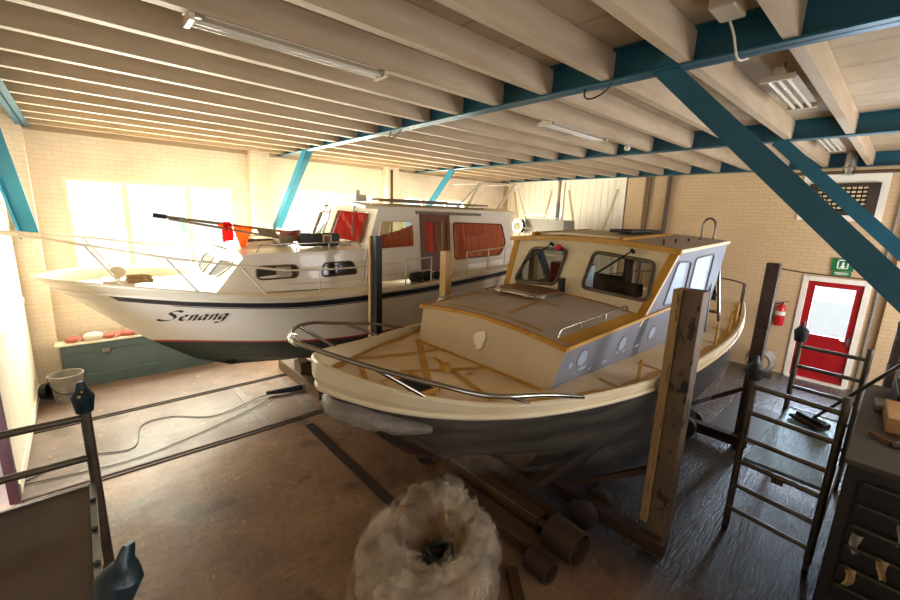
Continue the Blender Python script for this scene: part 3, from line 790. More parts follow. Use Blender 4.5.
def side_window(poly, name='side_window', frame=M['alu'], pane=M['dglass'], blind=None):
    mb = MB(); N = len(poly)
    mb.tube([tside(x, z, .012) for x, z in poly], .014, 6, closed=True)
    w = mb.build(name, frame, b1, smooth=60)
    MB().add([tside(x, z, .008) for x, z in poly], [tuple(range(N))]).build('pane', pane, w, fixn=False)
    if blind: MB().add([tside(x, z, .010) for x, z in blind], [tuple(range(len(blind)))]).build('blind', M['net'], w, fixn=False)
    return w
W1 = rrect(1.72, 2.09, 2.28, 2.265, .07)
M['curtgrey'] = paint('grey window blank', '5a5148', '4c443c', .75, 3)
M['cabdark'] = paint('dark cabin window', '2b2620', '3a342c', .08, 3)
side_window(W1, pane=M['cabdark'], blind=[(1.98, 2.10), (2.18, 2.10), (2.18, 2.255), (1.98, 2.255)])
side_window(rpoly([(2.62, 2.075), (3.2, 2.085), (3.12, 2.28), (2.66, 2.27)], .06), pane=M['cabdark'])
# windows in the sloping front of the trunk
for sg in (-1, 1):
    O = V((1.2, Y1, 1.93)); up_ = (V((1.6, Y1, 2.42)) - O).normalized(); nrm = V((-up_.z, 0, up_.x))
    pl_ = [(.18, .16), (.58, .22), (.80, .42), (.72, .50), (.2, .46)]
    pp = [O + V((0, sg * a, 0)) + up_ * b + nrm * .01 for a, b in rpoly(pl_, .06)]
    w = MB().tube(pp, .012, 6, closed=True).build('front_window', M['bcream'], b1, smooth=60)
    MB().add([p - nrm * .004 for p in pp], [tuple(range(len(pp)))]).build('pane', M['curtgrey'], w, fixn=False)
for sg in (-1, 1):
    yy = Y1 + sg * .95
    mb = MB().tube(spline([(1.75, yy, 2.45), (1.8, yy, 2.53), (1.9, yy, 2.55), (2.6, yy, 2.565), (3.2, yy, 2.57), (3.3, yy, 2.56), (3.35, yy, 2.48)], 5), .013, 8)
    for x in (2.3, 2.8): mb.cyl((x, yy, 2.46), (x, yy, 2.56), .01, 8)
    mb.build('roof_handrail', M['steel'], b1, smooth=50)
h = slab(1.75, 2.35, Y1, .62, .62, 2.53, 2.56, .03, .05).build('foredeck_hatch', M['bcream'], b1, bevel=.01)
MB().bx(1.78, Y1 - .25, 2.575, 2.3, Y1 + .25, 2.59).build('hatch_pane', M['cabdark'], h)
mb = MB().bx(.15, Y1 - .28, 2.05, .5, Y1 + .1, 2.09).cyl((.3, Y1 - .12, 2.08), (.3, Y1 - .12, 2.26), .035, 12).cyl((.3, Y1 - .26, 2.2), (.3, Y1 + .02, 2.2), .05, 14).cyl((.3, Y1 - .3, 2.2), (.3, Y1 - .26, 2.2), .08, 14)
mb.build('anchor_winch', M['bcream'], b1, smooth=40)

# wheelhouse
WS, WO = 5.66, 2 * Y1 - 5.66
WX0, WX1, WZ0, WZ1 = 3.36, 6.95, 1.92, 3.13
lean = .09
def wl(x, z, o=0, side=-1):
    return V((x, Y1 + side * ((WO - WS) / 2 - lean * (z - 2.2) / .9 + o), z))
out2 = [(3.30, 1.92), (WX1 + .02, 1.98), (WX1 - .12, WZ1), (3.62, WZ1), (3.38, 2.45)]
holeA = rpoly([(3.55, 2.45), (4.30, 2.48), (4.30, 2.91), (3.64, 2.91)], .07)
holeD = [(4.47, 2.03), (5.08, 2.03), (5.08, 3.02), (4.47, 3.02)]
holeB = rpoly([(5.24, 2.22), (6.52, 2.26), (6.70, 2.50), (6.58, 2.88), (5.22, 2.90)], .06)
for side in (-1, 1):
    Bv = (wl(4, 3, 0, side) - wl(4, 2, 0, side)).normalized()
    k = 1 / Bv.z
    f2 = lambda P: [(x, (z - 1.9) * k) for x, z in P]
    MB().panel(wl(0, 1.9, 0, side), (1, 0, 0), Bv, f2(out2), [f2(holeA), f2(holeD), f2(holeB)] if side < 0 else [f2(holeA), f2(holeB)], .035 if side < 0 else -.035).build('wheelhouse_side', M['bwhite'], b1, smooth=25)
    for hp in (holeA, holeB):
        w = MB().tube([wl(x, z, .006, side) for x, z in hp], .014, 6, closed=True).build('side_window', M['white'] if hp is holeA else M['brown'], b1, smooth=60)
        MB().add([wl(x, z, -.012, side) for x, z in hp], [tuple(range(len(hp)))]).build('pane', M['dglass'], w, fixn=False)
def pleats(x0, x1, zb, zt, side=-1, inset=.09, n=140, amp=.022, per=.115):
    rows = []
    tops = zt if callable(zt) else (lambda x: zt)
    for j in range(7):
        r = []
        for i in range(n + 1):
            x = x0 + (x1 - x0) * i / n; z = zb + (tops(x) - zb) * j / 6
            p = wl(x, z, -inset + amp * math.sin(2 * PI * x / per + .5 * math.sin(7 * x)), side); r.append(p)
        rows.append(r)
    return MB().grid(rows)
pleats(3.5, 4.36, 2.42, lambda x: 2.66 + .18 * ((x - 3.5) / .8) ** 1.6).build('window_curtain', M['curt'], b1, smooth=60)
pleats(5.2, 6.72, 2.18, 2.93).build('window_curtain', M['curt'], b1, smooth=60)
# mahogany door in its frame
g = MB()
for a, b, c, d in ((4.43, 1.98, 4.50, 3.06), (5.05, 1.98, 5.12, 3.06), (4.43, 2.99, 5.12, 3.06)):
    g.prism([wl(a, b, .015), wl(c, b, .015), wl(c, d, .015), wl(a, d, .015)], (0, .06, 0))
dr = g.build('door_surround', M['brown'], b1)
def wpan(mb, a, b, c, d, o, th=.02): return mb.prism([wl(a, b, o), wl(c, b, o), wl(c, d, o), wl(a, d, o)], (0, th, 0))
g = MB()
for q in ((4.5, 2.0, 4.57, 3.0), (4.98, 2.0, 5.05, 3.0), (4.57, 2.9, 4.98, 3.0), (4.57, 2.0, 4.98, 2.38), (4.76, 2.38, 4.80, 2.9)): wpan(g, *q, -.005)
g.build('side_door', M['brown'], b1)
wpan(MB(), 4.57, 2.38, 4.98, 2.9, -.012, .004).build('door_pane', M['dglass'], b1)
pleats(4.57, 4.80, 2.36, 2.92, inset=.08, n=30).build('door_curtain', M['rcurt'], b1, smooth=60)
pleats(4.80, 5.0, 2.36, 2.92, inset=.08, n=30).build('door_curtain', M['curt'], b1, smooth=60)
wpan(MB(), 4.35, 3.035, 5.95, 3.085, .03, .03).build('door_track', M['teak'], b1)
# raked two-panel windscreen
cb, ct = V((3.14, Y1, 2.50)), V((3.42, Y1, 3.13))
for side in (-1, 1):
    eb, et = wl(3.36, 2.45, 0, side), wl(3.62, 3.13, 0, side)
    A = (cb - eb) if side < 0 else (eb - cb); O = eb if side < 0 else cb
    W = A.length; A = A.normalized(); Nn = A.cross(((et - eb) if True else 0)).normalized(); Bv = Nn.cross(A).normalized()
    Ht = (et - eb).dot(Bv); sh = [(ct - O).dot(A), (ct - O).dot(Bv)] if side < 0 else [(et - O).dot(A), (et - O).dot(Bv)]
    s0 = [(et - O).dot(A), (et - O).dot(Bv)] if side < 0 else [(ct - O).dot(A), (ct - O).dot(Bv)]
    oz = -.62
    outl = [(-.02, oz), (W, oz), (W, 0), tuple(sh), tuple(s0), (0, 0)]
    hole = rpoly([(.13, .10), (W - .13, .10), (W - .16 + .02, Ht - .12), (.20, Ht - .12)], .07)
    MB().panel(O, A, Bv, [(0, 0), (W, 0), tuple(sh), tuple(s0)], [hole], -.03).build('windscreen_frame', M['bwhite'], b1, smooth=25)
    w3 = lambda p, d: O + A * p[0] + Bv * p[1] - Nn * d
    fr = MB().tube([w3(p, .006) for p in hole], .013, 6, closed=True).build('windscreen', M['steel'], b1, smooth=60)
    MB().add([w3(p, -.012) for p in hole], [tuple(range(len(hole)))]).build('pane', M['dglass'], fr, fixn=False)
    if side < 0:
        rr = []
        for j in range(5):
            rr.append([w3((.10 + (W - .2) * i / 70, .05 + (Ht - .12) * j / 4), -.07 - .012 * math.sin(i * 1.3)) for i in range(71)])
        MB().grid([[r[i] for i in range(20, 71)] for r in rr]).build('windscreen_curtain', M['rcurt'], b1, smooth=60)
        MB().grid([[r[i] for i in range(0, 21)] for r in rr]).build('windscreen_curtain', M['curt'], b1, smooth=60)
    pv, tip = w3((W * .52, Ht - .04), .03), w3((W * (.36 if side < 0 else .6), .16), .03)
    MB().tube([pv, tip], .009, 6).cyl(w3((W * .52, Ht - .03), 0), w3((W * .52, Ht - .03), .05), .02, 8).build('wiper', M['black'], b1, smooth=50)
mb = MB()   # skirt under the windscreen
mb.add([wl(3.36, 2.45, 0, -1), cb, cb - V((.02, 0, .1)), wl(3.33, 2.3, 0, -1)], [(0, 1, 2, 3)]).add([wl(3.36, 2.45, 0, 1), cb, cb - V((.02, 0, .1)), wl(3.33, 2.3, 0, 1)], [(0, 1, 2, 3)])
mb.build('windscreen_skirt', M['bwhite'], b1)
slab(3.36, 7.02, Y1, 2.14, 2.14, 3.135, 3.15, .07, .045).build('wheelhouse_roof', M['bcream'], b1, bevel=.01)
MB().panel((WX1 - .02, 0, 0), (0, -1, 0), (0, 0, 1), [(-WO, 1.95), (-WS, 1.95), (-WS - .1, 3.12), (-WO + .1, 3.12)], [rrect(-Y1 - .7, 2.4, -Y1 + .7, 2.95, .08)], .03).build('wheelhouse_back', M['bwhite'], b1)
MB().bx(3.4, WS + .1, 1.8, 6.9, WO - .1, 1.84).build('cabin_sole', M['brown'], b1)
# aft deck coaming
mb = MB().bx(6.95, 5.55, 1.95, 7.08, 8.05, 2.3); mb.build('aft_coaming', M['bcream'], b1)
# pulpit and side rails
def rail_pts(xs, zo, inset=.05, side=-1): return [H1.sheer(x, side, inset, zo if not callable(zo) else zo(x)) for x in xs]
xs = [-.47, -.3, 0, .3, .7, 1.1, 1.55, 1.95]
zf = curve_fn([-.6, .0, .7, 1.5, 1.9], [.50, .43, .37, .37, .36], .2)
mb = MB()
tip = V((-.85, Y1, 2.68))
near = [H1.sheer(x, -1, .03, zf(x)) for x in xs[1:]]; far = [H1.sheer(x, 1, .03, zf(x)) for x in xs[1:]]
mb.tube(spline(far[::-1] + [V((-.62, Y1 + .22, 2.67)), tip + V((.02, 0, 0)), V((-.62, Y1 - .22, 2.67))] + near, 5), .016, 8)
for x, dx in ((.30, -.28), (.98, -.28), (1.72, -.3)):
    for side in (-1, 1):
        mb.tube([H1.sheer(x, side, .03, 0), H1.sheer(x + dx, side, .03, zf(x + dx))], .013, 8)
mb.build('bow_pulpit', M['bcream'], b1, smooth=50)
M['rail'] = paint('white rail tube', 'e4d8c2', 'd2c4a8', .35, 4)
def deckrail(x0, x1, posts, label=None, h=.40):
    mb = MB()
    n = max(4, int((x1 - x0) / .2)); xs = [x0 + (x1 - x0) * i / n for i in range(n + 1)]
    for zz in (h, h * .5): mb.tube([H1.sheer(x, -1, .03, zz) for x in xs], .012 if zz == h else .009, 8)
    for x in posts: mb.cyl(H1.sheer(x, -1, .03, 0), H1.sheer(x, -1, .03, h + .005), .013, 8)
    return mb.build('deck_rail', M['rail'], b1, smooth=50)
deckrail(1.95, 3.05, (2.38, 3.05), h=.36)
deckrail(3.05, 3.82, (3.82,), h=.38)
deckrail(3.82, 4.35, (4.35,), h=.42)
deckrail(5.22, 6.9, (5.22, 5.85, 6.4, 6.9), h=.42)
for x in (3.45,): MB().box(wl(x + .05, 2.2, .01), (.16, .02, .16)).build('vent_plate', M['teak'], b1)
# frame over the aft roof
mb = MB(); yy = 6.2
T = [(5.75, yy, 3.2), (6.38, yy, 3.72), (7.55, yy, 3.76), (7.95, yy, 3.1)]
mb.tube(T, .016, 8); mb.tube([(6.02, yy, 3.2), (6.38, yy, 3.72)], .03, 8); mb.tube([(6.95, yy, 3.18), (7.5, yy, 3.76)], .035, 8)
mb.tube([(6.45, yy, 3.7), (6.45, yy + .9, 3.72), (7.5, yy + .9, 3.76), (7.55, yy, 3.76)], .012, 8)
mb.tube([(7.0, yy + .9, 3.17), (7.5, yy + .9, 3.76)], .014, 8)
mb.build('deck_frame', M['rail'], b1, smooth=50)
MB().bx(7.0, 5.75, .9, 7.95, 7.85, 2.25).build('aft_cabin', M['bwhite'], b1, bevel=.03)
MB().bx(7.0, 5.85, 2.25, 8.0, 7.75, 2.3).tube([(7.9, 5.8, 2.25), (7.9, 5.8, 2.78), (7.9, 6.3, 2.8)], .014, 8).build('aft_deck', M['bcream'], b1, smooth=40)

# loose things lying on boat 1
def on_boat(mb, name, mat, label, cat, group=None, **k):
    o = mb.build(name, mat, **k); return tag(o, label, cat, group)
for i, (x0, x1, y0, y1, z, w, l) in enumerate(((3.8, 6.3, 5.98, 5.98, 3.235, .14, 'weathered board at the near edge of the wheelhouse roof'), (4.1, 6.6, 6.2, 6.22, 3.245, .16, 'weathered board second from the near edge of the wheelhouse roof'), (4.0, 5.6, 6.5, 6.5, 3.27, .3, 'short wide board near the middle of the wheelhouse roof'))):
    on_boat(MB().bar((x0, y0, z), (x1, y1, z + .01), w, .035), 'loose_board', M['teak'], l, 'board', 'boards on the cruiser roof', bevel=.006)
on_boat(MB().bx(3.55, 6.35, 3.22, 3.75, 6.6, 3.33).cyl((3.65, 6.47, 3.33), (3.65, 6.47, 3.41), .04, 12), 'roof_lamp', M['lampw'], 'small white searchlight on the front of the cruiser roof', 'searchlight', smooth=40)
c = thing('life_raft_case', (2.75, 6.05, 2.49), 'black case with a brown square buckle on the cruiser trunk roof', 'case')
MB().prism([V((p[0], 5.98, p[1])) for p in rrect(2.42, 2.50, 3.05, 2.70, .05)], (0, .16, 0)).build('case_body', M['kcard'], c, bevel=.02)
MB().bx(2.76, 5.965, 2.55, 2.90, 5.985, 2.68).build('buckle', M['tan'], c); MB().bx(2.785, 5.955, 2.575, 2.875, 5.97, 2.655).build('buckle_patch', M['brown'], c)
on_boat(MB().lathe((3.2, 6.15, 2.51), (0, 0, 1), [(0, 0), (.09, 0), (.1, .03), (.06, .05), (0, .05)], 16), 'mushroom_vent', M['bcream'], 'low round vent on the trunk roof beside the windscreen', 'vent', smooth=40)
t = thing('boat_hook', (1.6, 6.35, 2.7), 'bundle of wooden poles resting over the trunk roof with coloured flags on it', 'poles')
pa = [V((.78, 6.3, 2.90)), V((2.35, 6.35, 2.70))]; pb = [V((.86, 6.28, 2.87)), V((2.30, 6.28, 2.60))]
MB().tube(pa, .018, 8).build('pole', M['teak'], t, smooth=50); MB().tube(pb, .016, 8).build('pole', M['teak'], t, smooth=50)
MB().tube([V((.70, 6.3, 2.912)), V((.84, 6.3, 2.892))], .028, 8).build('pole_end', M['black'], t, smooth=50)
MB().bx(2.2, 6.22, 2.52, 2.42, 6.5, 2.66).build('support_chock', M['teak'], t, bevel=.02)
def poleat(f, l=pa): return l[0].lerp(l[1], f)
def cloth(pts, name, mat, label, n=10, wob=.015):
    a, b, c, d = [V(p) for p in pts]; rows = []
    for j in range(n + 1):
        t_ = j / n; rows.append([a.lerp(b, s_ / n).lerp(d.lerp(c, s_ / n), t_) + V((0, wob * math.sin(9 * s_ / n + 4 * t_), 0)) for s_ in range(n + 1)])
    return on_boat(MB().grid(rows), name, mat, label, 'flag', 'cloths on the poles', smooth=60)
o_ = V((0, -.03, 0))
p0 = poleat(.10) + o_; cloth([p0, p0 + V((.1, 0, -.015)), p0 + V((.13, 0, -.19)), p0 + V((.06, 0, -.2))], 'rag', M['tealc'], 'pale green rag hanging near the tip of the poles')
p0 = poleat(.40) + o_; cloth([p0, p0 + V((.16, 0, -.01)), p0 + V((.10, 0, -.1)), p0 + V((.02, 0, -.06))], 'pennant', M['orange'], 'small orange pennant first on the poles')
p0 = poleat(.44) + o_ * 1.5 + V((0, 0, .03)); cloth([p0, p0 + V((.1, 0, 0)), p0 + V((.13, 0, -.24)), p0 + V((-.02, 0, -.28))], 'rag', M['lred'], 'crumpled bright red cloth bunched over the poles', wob=.04)
p0 = poleat(.52) + o_; cloth([p0, p0 + V((.26, 0, -.03)), p0 + V((.12, 0, -.36)), p0 + V((.10, 0, -.36))], 'pennant', M['orange'], 'orange triangular pennant hanging point down')
p0 = poleat(.72) + o_; cloth([p0, p0 + V((.26, 0, -.035)), p0 + V((.32, 0, -.16)), p0 + V((.05, 0, -.11))], 'flag', M['teak'], 'brown flag furled along the poles')
p0 = poleat(.93) + o_ * 2; cloth([p0, p0 + V((.32, 0, .02)), p0 + V((.25, 0, -.16)), p0 + V((-.02, 0, -.15))], 'flag', M['pinkc'], 'brown and red cloth at the inboard end of the poles', wob=.03)
on_boat(MB().tube([V((.45, 6.35, 2.06)) + V((.05 + .13 * math.cos(a * .7) * (1 + .1 * math.sin(a)), .1 * math.sin(a * .7), .01 + .004 * a)) for a in range(26)], .016, 6), 'rope_coil', M['rope'], 'coil of rope on the foredeck by the winch', 'rope', smooth=60)
for i, (x, y, s_) in enumerate(((4.15, 5.42, .13), (4.4, 5.42, .11), (4.62, 5.44, .09))):
    on_boat(MB().sphere((x, y, zd(x) + s_ * .8 + .015), s_, 14, sc=(1.2, .7, .8)), 'dark_bag', M['black'], ['black bag on the cruiser side deck, foremost of three by the door', 'black bag on the cruiser side deck in front of the mahogany door', 'smallest black bag on the cruiser side deck, aft of the door'][i], 'bag', 'bags on the side deck', smooth=60)
on_boat(MB().tube([V((4.0, 5.38, zd(4) + .03)) + V((.012 * a, .02 * math.sin(a * 1.9), .012 * math.cos(a * 1.3) + .01)) for a in range(30)], .012, 6), 'mooring_rope', M['rope'], 'loose rope heaped on the cruiser side deck', 'rope', smooth=60)
# ================================================================ BOAT 2
Y2 = 2.65
z2s = curve_fn([1.1, 1.25, 1.4, 1.66, 1.93, 2.27, 2.7, 3.5, 4.5, 6.3, 8.9], [1.99, 1.94, 1.885, 1.815, 1.76, 1.722, 1.70, 1.675, 1.64, 1.63, 1.70], .12)
z2k = curve_fn([1, 2.3, 3, 9], [.75, .50, .42, .46], .3)
st2 = lambda v: float(np.interp(v, [0, .15, .35, .55, .72, .84, .93, 1], [2.35, 2.0, 1.72, 1.50, 1.32, 1.17, 1.13, 1.15]))
H2 = Hull(Y2, 8.7, 1.42, st2, z2s, z2k, .46, 2.15, .57, .38, .5, .2, fine=.16)
b2 = thing('steel_cabin_boat', (4.6, Y2, 0), 'cabin boat stripped to grey and ochre primer with polythene around its hull', 'boat')
bw = curve_fn([1.1, 1.5, 2, 2.7, 4.2, 8.7], [.185, .165, .115, .10, .085, .08], .2)
vb = lambda u: H2.vz(lambda x: z2s(x) - bw(x))(u)
rows = [lambda u, k=k: k * vb(u) for k in (0, .1, .2, .32, .45, .6, .75, .9, 1.0)]
mb = H2.skin(rows, [1, 1, 1, 0, 0, 0, 0, 0])
mb.build('hull', [M['hulld'], M['hullb']], b2, smooth=45)
rows = [vb, lambda u: vb(u) * .55 + .45, lambda u: 1.0]
H2.skin(rows, [0, 0], off=.006).build('bulwark', M['cream2'], b2, smooth=45)
for side in (-1, 1):
    MB().tube([H2.P(u, vb(u), side, .012) for u in H2.us(50)], .022, 8).build('rubbing_strake', M['cream2'], b2, smooth=50)
H2.cap(.05, .015, drop=.10).build('gunwale', M['cream2'], b2, smooth=50)
dz2 = curve_fn([1.1, 1.6, 2.2, 3.0, 8.7], [-.13, -.11, -.075, -.05, -.04], .2)
H2.deck(.05, dz2, .02).build('deck', M['deckw'], b2, smooth=40)
def dk(x, y):     # deck height
    a = H2.sheer(x); hw = Y2 - H2.at(x, a.z + dz2(x), -1, -.05).y
    t = (y - Y2) / max(hw, .01); return a.z + dz2(x) + .02 * (1 - t * t)
def deck_strip(p, q, w, n=8):
    mb = MB(); p, q = V(p).to_2d(), V(q).to_2d(); d = (q - p).normalized(); nn = V((-d.y, d.x)) * w / 2; A, B_ = [], []
    for i in range(n + 1):
        c = p.lerp(q, i / n)
        for l, s_ in ((A, 1), (B_, -1)):
            e = c + nn * s_; l.append(V((e.x, e.y, dk(e.x, e.y) + .005)))
    return mb.grid([A, B_])
# ochre strips: margins, seams and patches on deck
mb = MB()
for side in (-1, 1):
    for u0 in (0,):
        A, B_ = [], []
        for i in range(50):
            x = 1.42 + (8.4 - 1.42) * (i / 49) ** 1.3
            zz = H2.sheer(x).z + dz2(x); a, b = H2.at(x, zz, side, -.06), H2.at(x, zz, side, -.14 - .025 * math.sin(5 * x + 1) - .02 * math.sin(13 * x))
            for l, p in ((A, a), (B_, b)): l.append(V((p.x, p.y, dk(p.x, p.y) + .005)))
        mb.grid([A, B_])
for p, q, w in (((1.62, 3.3), (2.75, 3.05), .07), ((1.72, 2.02), (2.72, 3.5), .07), ((1.95, 2.75), (2.7, 2.4), .06), ((2.68, 1.8), (2.68, 3.5), .06), ((2.2, 1.9), (2.45, 2.9), .05), ((1.45, 2.45), (1.75, 3.1), .05)):
    d = deck_strip(p, q, w); mb.add(d.v, d.f)
for x in (3.3, 4.1, 4.9, 5.7, 6.5, 7.2):
    for side in (-1, 1):
        a = H2.sheer(x, side, .1).y
        d = deck_strip((x, a), (x + .05, Y2 + side * 1.0), .05); mb.add(d.v, d.f)
mb.build('primer_strips', M['gold'], b2, fixn=False)
# open chain locker in the foredeck
lx0, lx1, ly0, ly1 = 1.62, 1.95, 2.22, 2.60
lk = MB(); zz = dk(1.8, 2.4)
for a in ((lx0, ly0, lx1, ly0 + .02), (lx0, ly1 - .02, lx1, ly1), (lx0, ly0, lx0 + .02, ly1), (lx1 - .02, ly0, lx1, ly1)): lk.bx(a[0], a[1], zz - .01, a[2], a[3], zz + .03)
L_ = lk.build('locker_coaming', M['gold'], b2, bevel=.004)
MB().bx(lx0 + .02, ly0 + .02, zz - .004, lx1 - .02, ly1 - .02, zz + .008).build('locker_dark', M['slot'], L_)  # black slab paints the shade inside the locker; no hole is cut
MB().bx(2.26, 2.52, dk(2.3, 2.6), 2.34, 2.60, dk(2.3, 2.6) + .07).build('deck_bitt', M['gold'], b2, bevel=.008)

# forward cabin
CF, CB = 2.73, 4.42
cs = lambda z, side: Y2 - .01 + side * (.955 + .125 * (z - 2.05) / .65)   # side of cabin and wheelhouse, flaring upwards
CT0, CT1 = 2.015, 2.09
mb = MB(); n = 12; fr = []
for j, z in enumerate((1.56, 1.72, 1.87, 2.02)):
    x0 = CF + .13 * (z - 1.6) / .42
    fr.append([V((x0 - .05 * (1 - t * t) + 0, Y2 - .01 + t * (cs(z, 1) - cs(z, -1)) / 2, z + (.07 * (1 - t * t) if j == 3 else 0))) for t in [(-1 + 2 * i / n) for i in range(n + 1)]])
mb.grid(fr).build('cabin_front', M['tan'], b2, smooth=30)
for side in (-1, 1):
    r = []
    for z in (1.55, 1.8, None):
        row = []
        for i in range(11):
            x = CF + (4.40 - CF) * i / 10; zt = CT0 + (CT1 - CT0) * min(1, (x - CF) / (CB - CF)); zz = zt if z is None else z
            row.append(V((x + (.13 * (zz - 1.6) / .42) * (1 - i / 10), cs(zz, side), zz)))
        r.append(row)
    MB().grid(r).build('cabin_side', M['grey'], b2, smooth=30)
slab(CF + .09, CB + .1, Y2 - .01, 1.90, 1.93, CT0, CT1, .075, .025).build('cabin_roof', M['dgrey'], b2, smooth=40)
mb = MB()
slab(CF + .075, CF + .125, Y2 - .01, 1.93, 1.93, CT0 + .004, CT0 + .006, .076, .035, mb=mb)
for side in (-1, 1): mb.bar((CF + .1, Y2 - .01 + side * .955, CT0 - .004), (5.3, Y2 - .01 + side * .985, CT1 + .03), .03, .03)
mb.build('roof_edge_trim', M['gold'], b2, smooth=40)
# ochre and grey patches on the cabin roof
mb = MB()
def roofz(x, y): return CT0 + (CT1 - CT0) * (x - CF - .09) / (CB + .01 - CF) + .075 * (1 - ((y - Y2 + .01) / .955) ** 2) + .004
def roof_strip(p, q, w):
    p, q = V(p), V(q); d = (q - p).normalized(); nn = V((-d.y, d.x)) * w / 2; A, B_ = [], []
    for i in range(9):
        c = p.lerp(q, i / 8)
        for l, s_ in ((A, 1), (B_, -1)):
            e = c + nn * s_; l.append(V((e.x, e.y, roofz(e.x, e.y))))
    mb.grid([A, B_])
roof_strip((2.9, 1.77), (4.3, 1.75), .13); roof_strip((3.1, 2.55), (3.75, 2.62), .05); roof_strip((4.25, 3.5), (4.25, 1.8), .06); roof_strip((3.72, 2.35), (3.72, 3.2), .05); roof_strip((2.95, 2.0), (3.0, 3.3), .04)
mb.build('roof_primer_strips', M['gold'], b2, fixn=False)
# portholes: blanked discs with a filler ring on the near and far side
for side in (-1, 1):
    for x, z in ((3.16, 1.855), (3.92, 1.84), (4.63, 1.83)):
        y = cs(z, side)
        w = MB().lathe((x, y, z), (0, side, -.192), [(.095, -.005), (.095, .004), (.08, .006), (.072, .0)], 22).build('porthole', M['grey'], b2, smooth=50)
        MB().lathe((x, y, z), (0, side, -.192), [(0, .004), (.072, .004)], 22).build('blank', M['film'], w)
pf = V((CF + .085 - .052, 2.585, 1.875))
un = V((.13 / .42, 0, 1)).normalized(); nf = V((-un.z, 0, un.x))
pts = []
for k in range(22):
    a = 2 * PI * k / 22; r_ = .072 * (1 + .14 * math.sin(3 * a + 1) + .06 * math.sin(7 * a)); pts.append(pf + V((0, math.cos(a) * r_, 0)) + un * math.sin(a) * r_ * 1.2 + nf * .010)
w = MB().prism([p + (p - pf) * .10 - nf * .03 for p in pts], nf * .026).build('front_porthole', M['tan'], b2)
MB().prism(pts, nf * .004).build('porthole_filler', M['bcream'], w)
for x, z, sx, sz in ((3.2, 1.745, .07, .02), (3.35, 1.70, .03, .014), (3.62, 1.71, .05, .016), (2.98, 1.82, .025, .03), (3.86, 1.76, .05, .018), (4.0, 1.74, .03, .02), (4.3, 1.74, .05, .014)):
    MB().add([V((x + sx * math.cos(k * PI / 6) * (1 + .2 * math.sin(k * 2.3)), cs(z + sz * math.sin(k * PI / 6), -1) - .004, z + sz * math.sin(k * PI / 6))) for k in range(12)], [tuple(range(12))]).build('filler_patch', M['film'], b2, fixn=False)
# deck hatch with chrome rim on the cabin roof
hx, hy = 4.02, 2.98; hz = roofz(hx, hy)
hp = rrect(hx - .27, hy - .36, hx + .24, hy + .36, .09)
h = MB().prism([(x, y, hz + .0) for x, y in hp], (0, 0, .055)).build('roof_hatch', M['steel'], b2, bevel=.012, smooth=30)
MB().prism([(hx + (x - hx) * .9, hy + (y - hy) * .9, hz + .05) for x, y in hp], (0, 0, .014)).build('hatch_lid', M['brown'], h, bevel=.006)
mb = MB()
for y in (hy - .2, hy + .22): mb.bx(hx - .32, y - .03, hz + .01, hx - .24, y + .03, hz + .05)
mb.cyl((hx - .3, hy - .28, hz + .03), (hx - .3, hy + .3, hz + .03), .012, 8).build('hatch_hinge', M['steel'], h, bevel=.005)
# roof handrails
for side in (-1, 1):
    yy = Y2 + side * .80
    zr = lambda x: roofz(x, yy)
    mb = MB().tube(spline([(2.93, yy, zr(2.93)), (2.97, yy, zr(2.97) + .05), (3.05, yy, zr(3.05) + .062), (3.6, yy, zr(3.6) + .062), (4.12, yy, zr(4.12) + .062), (4.2, yy, zr(4.2) + .05), (4.22, yy, zr(4.22))], 5), .011, 8)
    for x in (3.3, 3.75): mb.cyl((x, yy, zr(x)), (x, yy, zr(x) + .06), .012, 8)
    mb.build('roof_handrail', M['steel'], b2, smooth=50)

# wheelhouse with open windows
wy = lambda side, z: cs(z, side)
ZT = 2.74
KX = .528
fx = lambda z: 4.22 + KX * (z - 2.02)
def wsp(y, z, d=0.0): return V((fx(z) - d * .884, y, z + d * .467))     # point on the raked windscreen
FB = V((0, 0, 1)); kz = math.sqrt(1 + KX * KX)
f3 = lambda P: [(-y, (z - 2.0) * kz) for y, z in P]
hN = rpoly([(1.70, 2.225), (2.475, 2.255), (2.475, 2.665), (1.76, 2.615)][::-1], .07)
hF = rpoly([(2.83, 2.235), (3.46, 2.20), (3.37, 2.64), (2.84, 2.655)][::-1], .07)
outl = [(cs(1.98, -1), 1.98), (cs(1.98, 1), 1.98), (cs(ZT, 1), ZT), (3.2, 2.785), (Y2, 2.80), (2.1, 2.785), (cs(ZT, -1), ZT)]
MB().panel((fx(2.0), 0, 2.0), (0, -1, 0), (KX, 0, 1), f3(outl[::-1]), [f3(hN), f3(hF)], -.035 if V((0, -1, 0)).cross(V((KX, 0, 1))).x > 0 else .035).build('windscreen_frame', M['cream2'], b2, smooth=25)
for side, hl in ((-1, hN), (1, hF)):
    f_ = MB().tube([wsp(y, z, .006) for y, z in hl], .022, 8, closed=True).build('windscreen', M['alu'], b2, smooth=60)
    MB().add([wsp(y, z, -.014) for y, z in hl], [tuple(range(len(hl)))]).build('pane', M['dglass'], f_, fixn=False)
    ym = 2.02 if side < 0 else 3.08
    pv = wsp(ym, 2.70, .04); tp_ = wsp(ym + .32, 2.42, .035); mid = pv.lerp(tp_, .55)
    MB().tube([pv, mid], .008, 6).tube([pv.lerp(tp_, .25), tp_], .013, 6).cyl(wsp(ym, 2.70, 0), wsp(ym, 2.70, .06), .02, 8).build('wiper', M['black'], b2, smooth=50)
    MB().bar(wsp(cs(2.0, side) - side * .04, 2.0, .004), wsp(cs(ZT, side) - side * .04, ZT, .004), .085, .012, (-.884, 0, .467)).build('corner_stripe', M['gold'], b2)
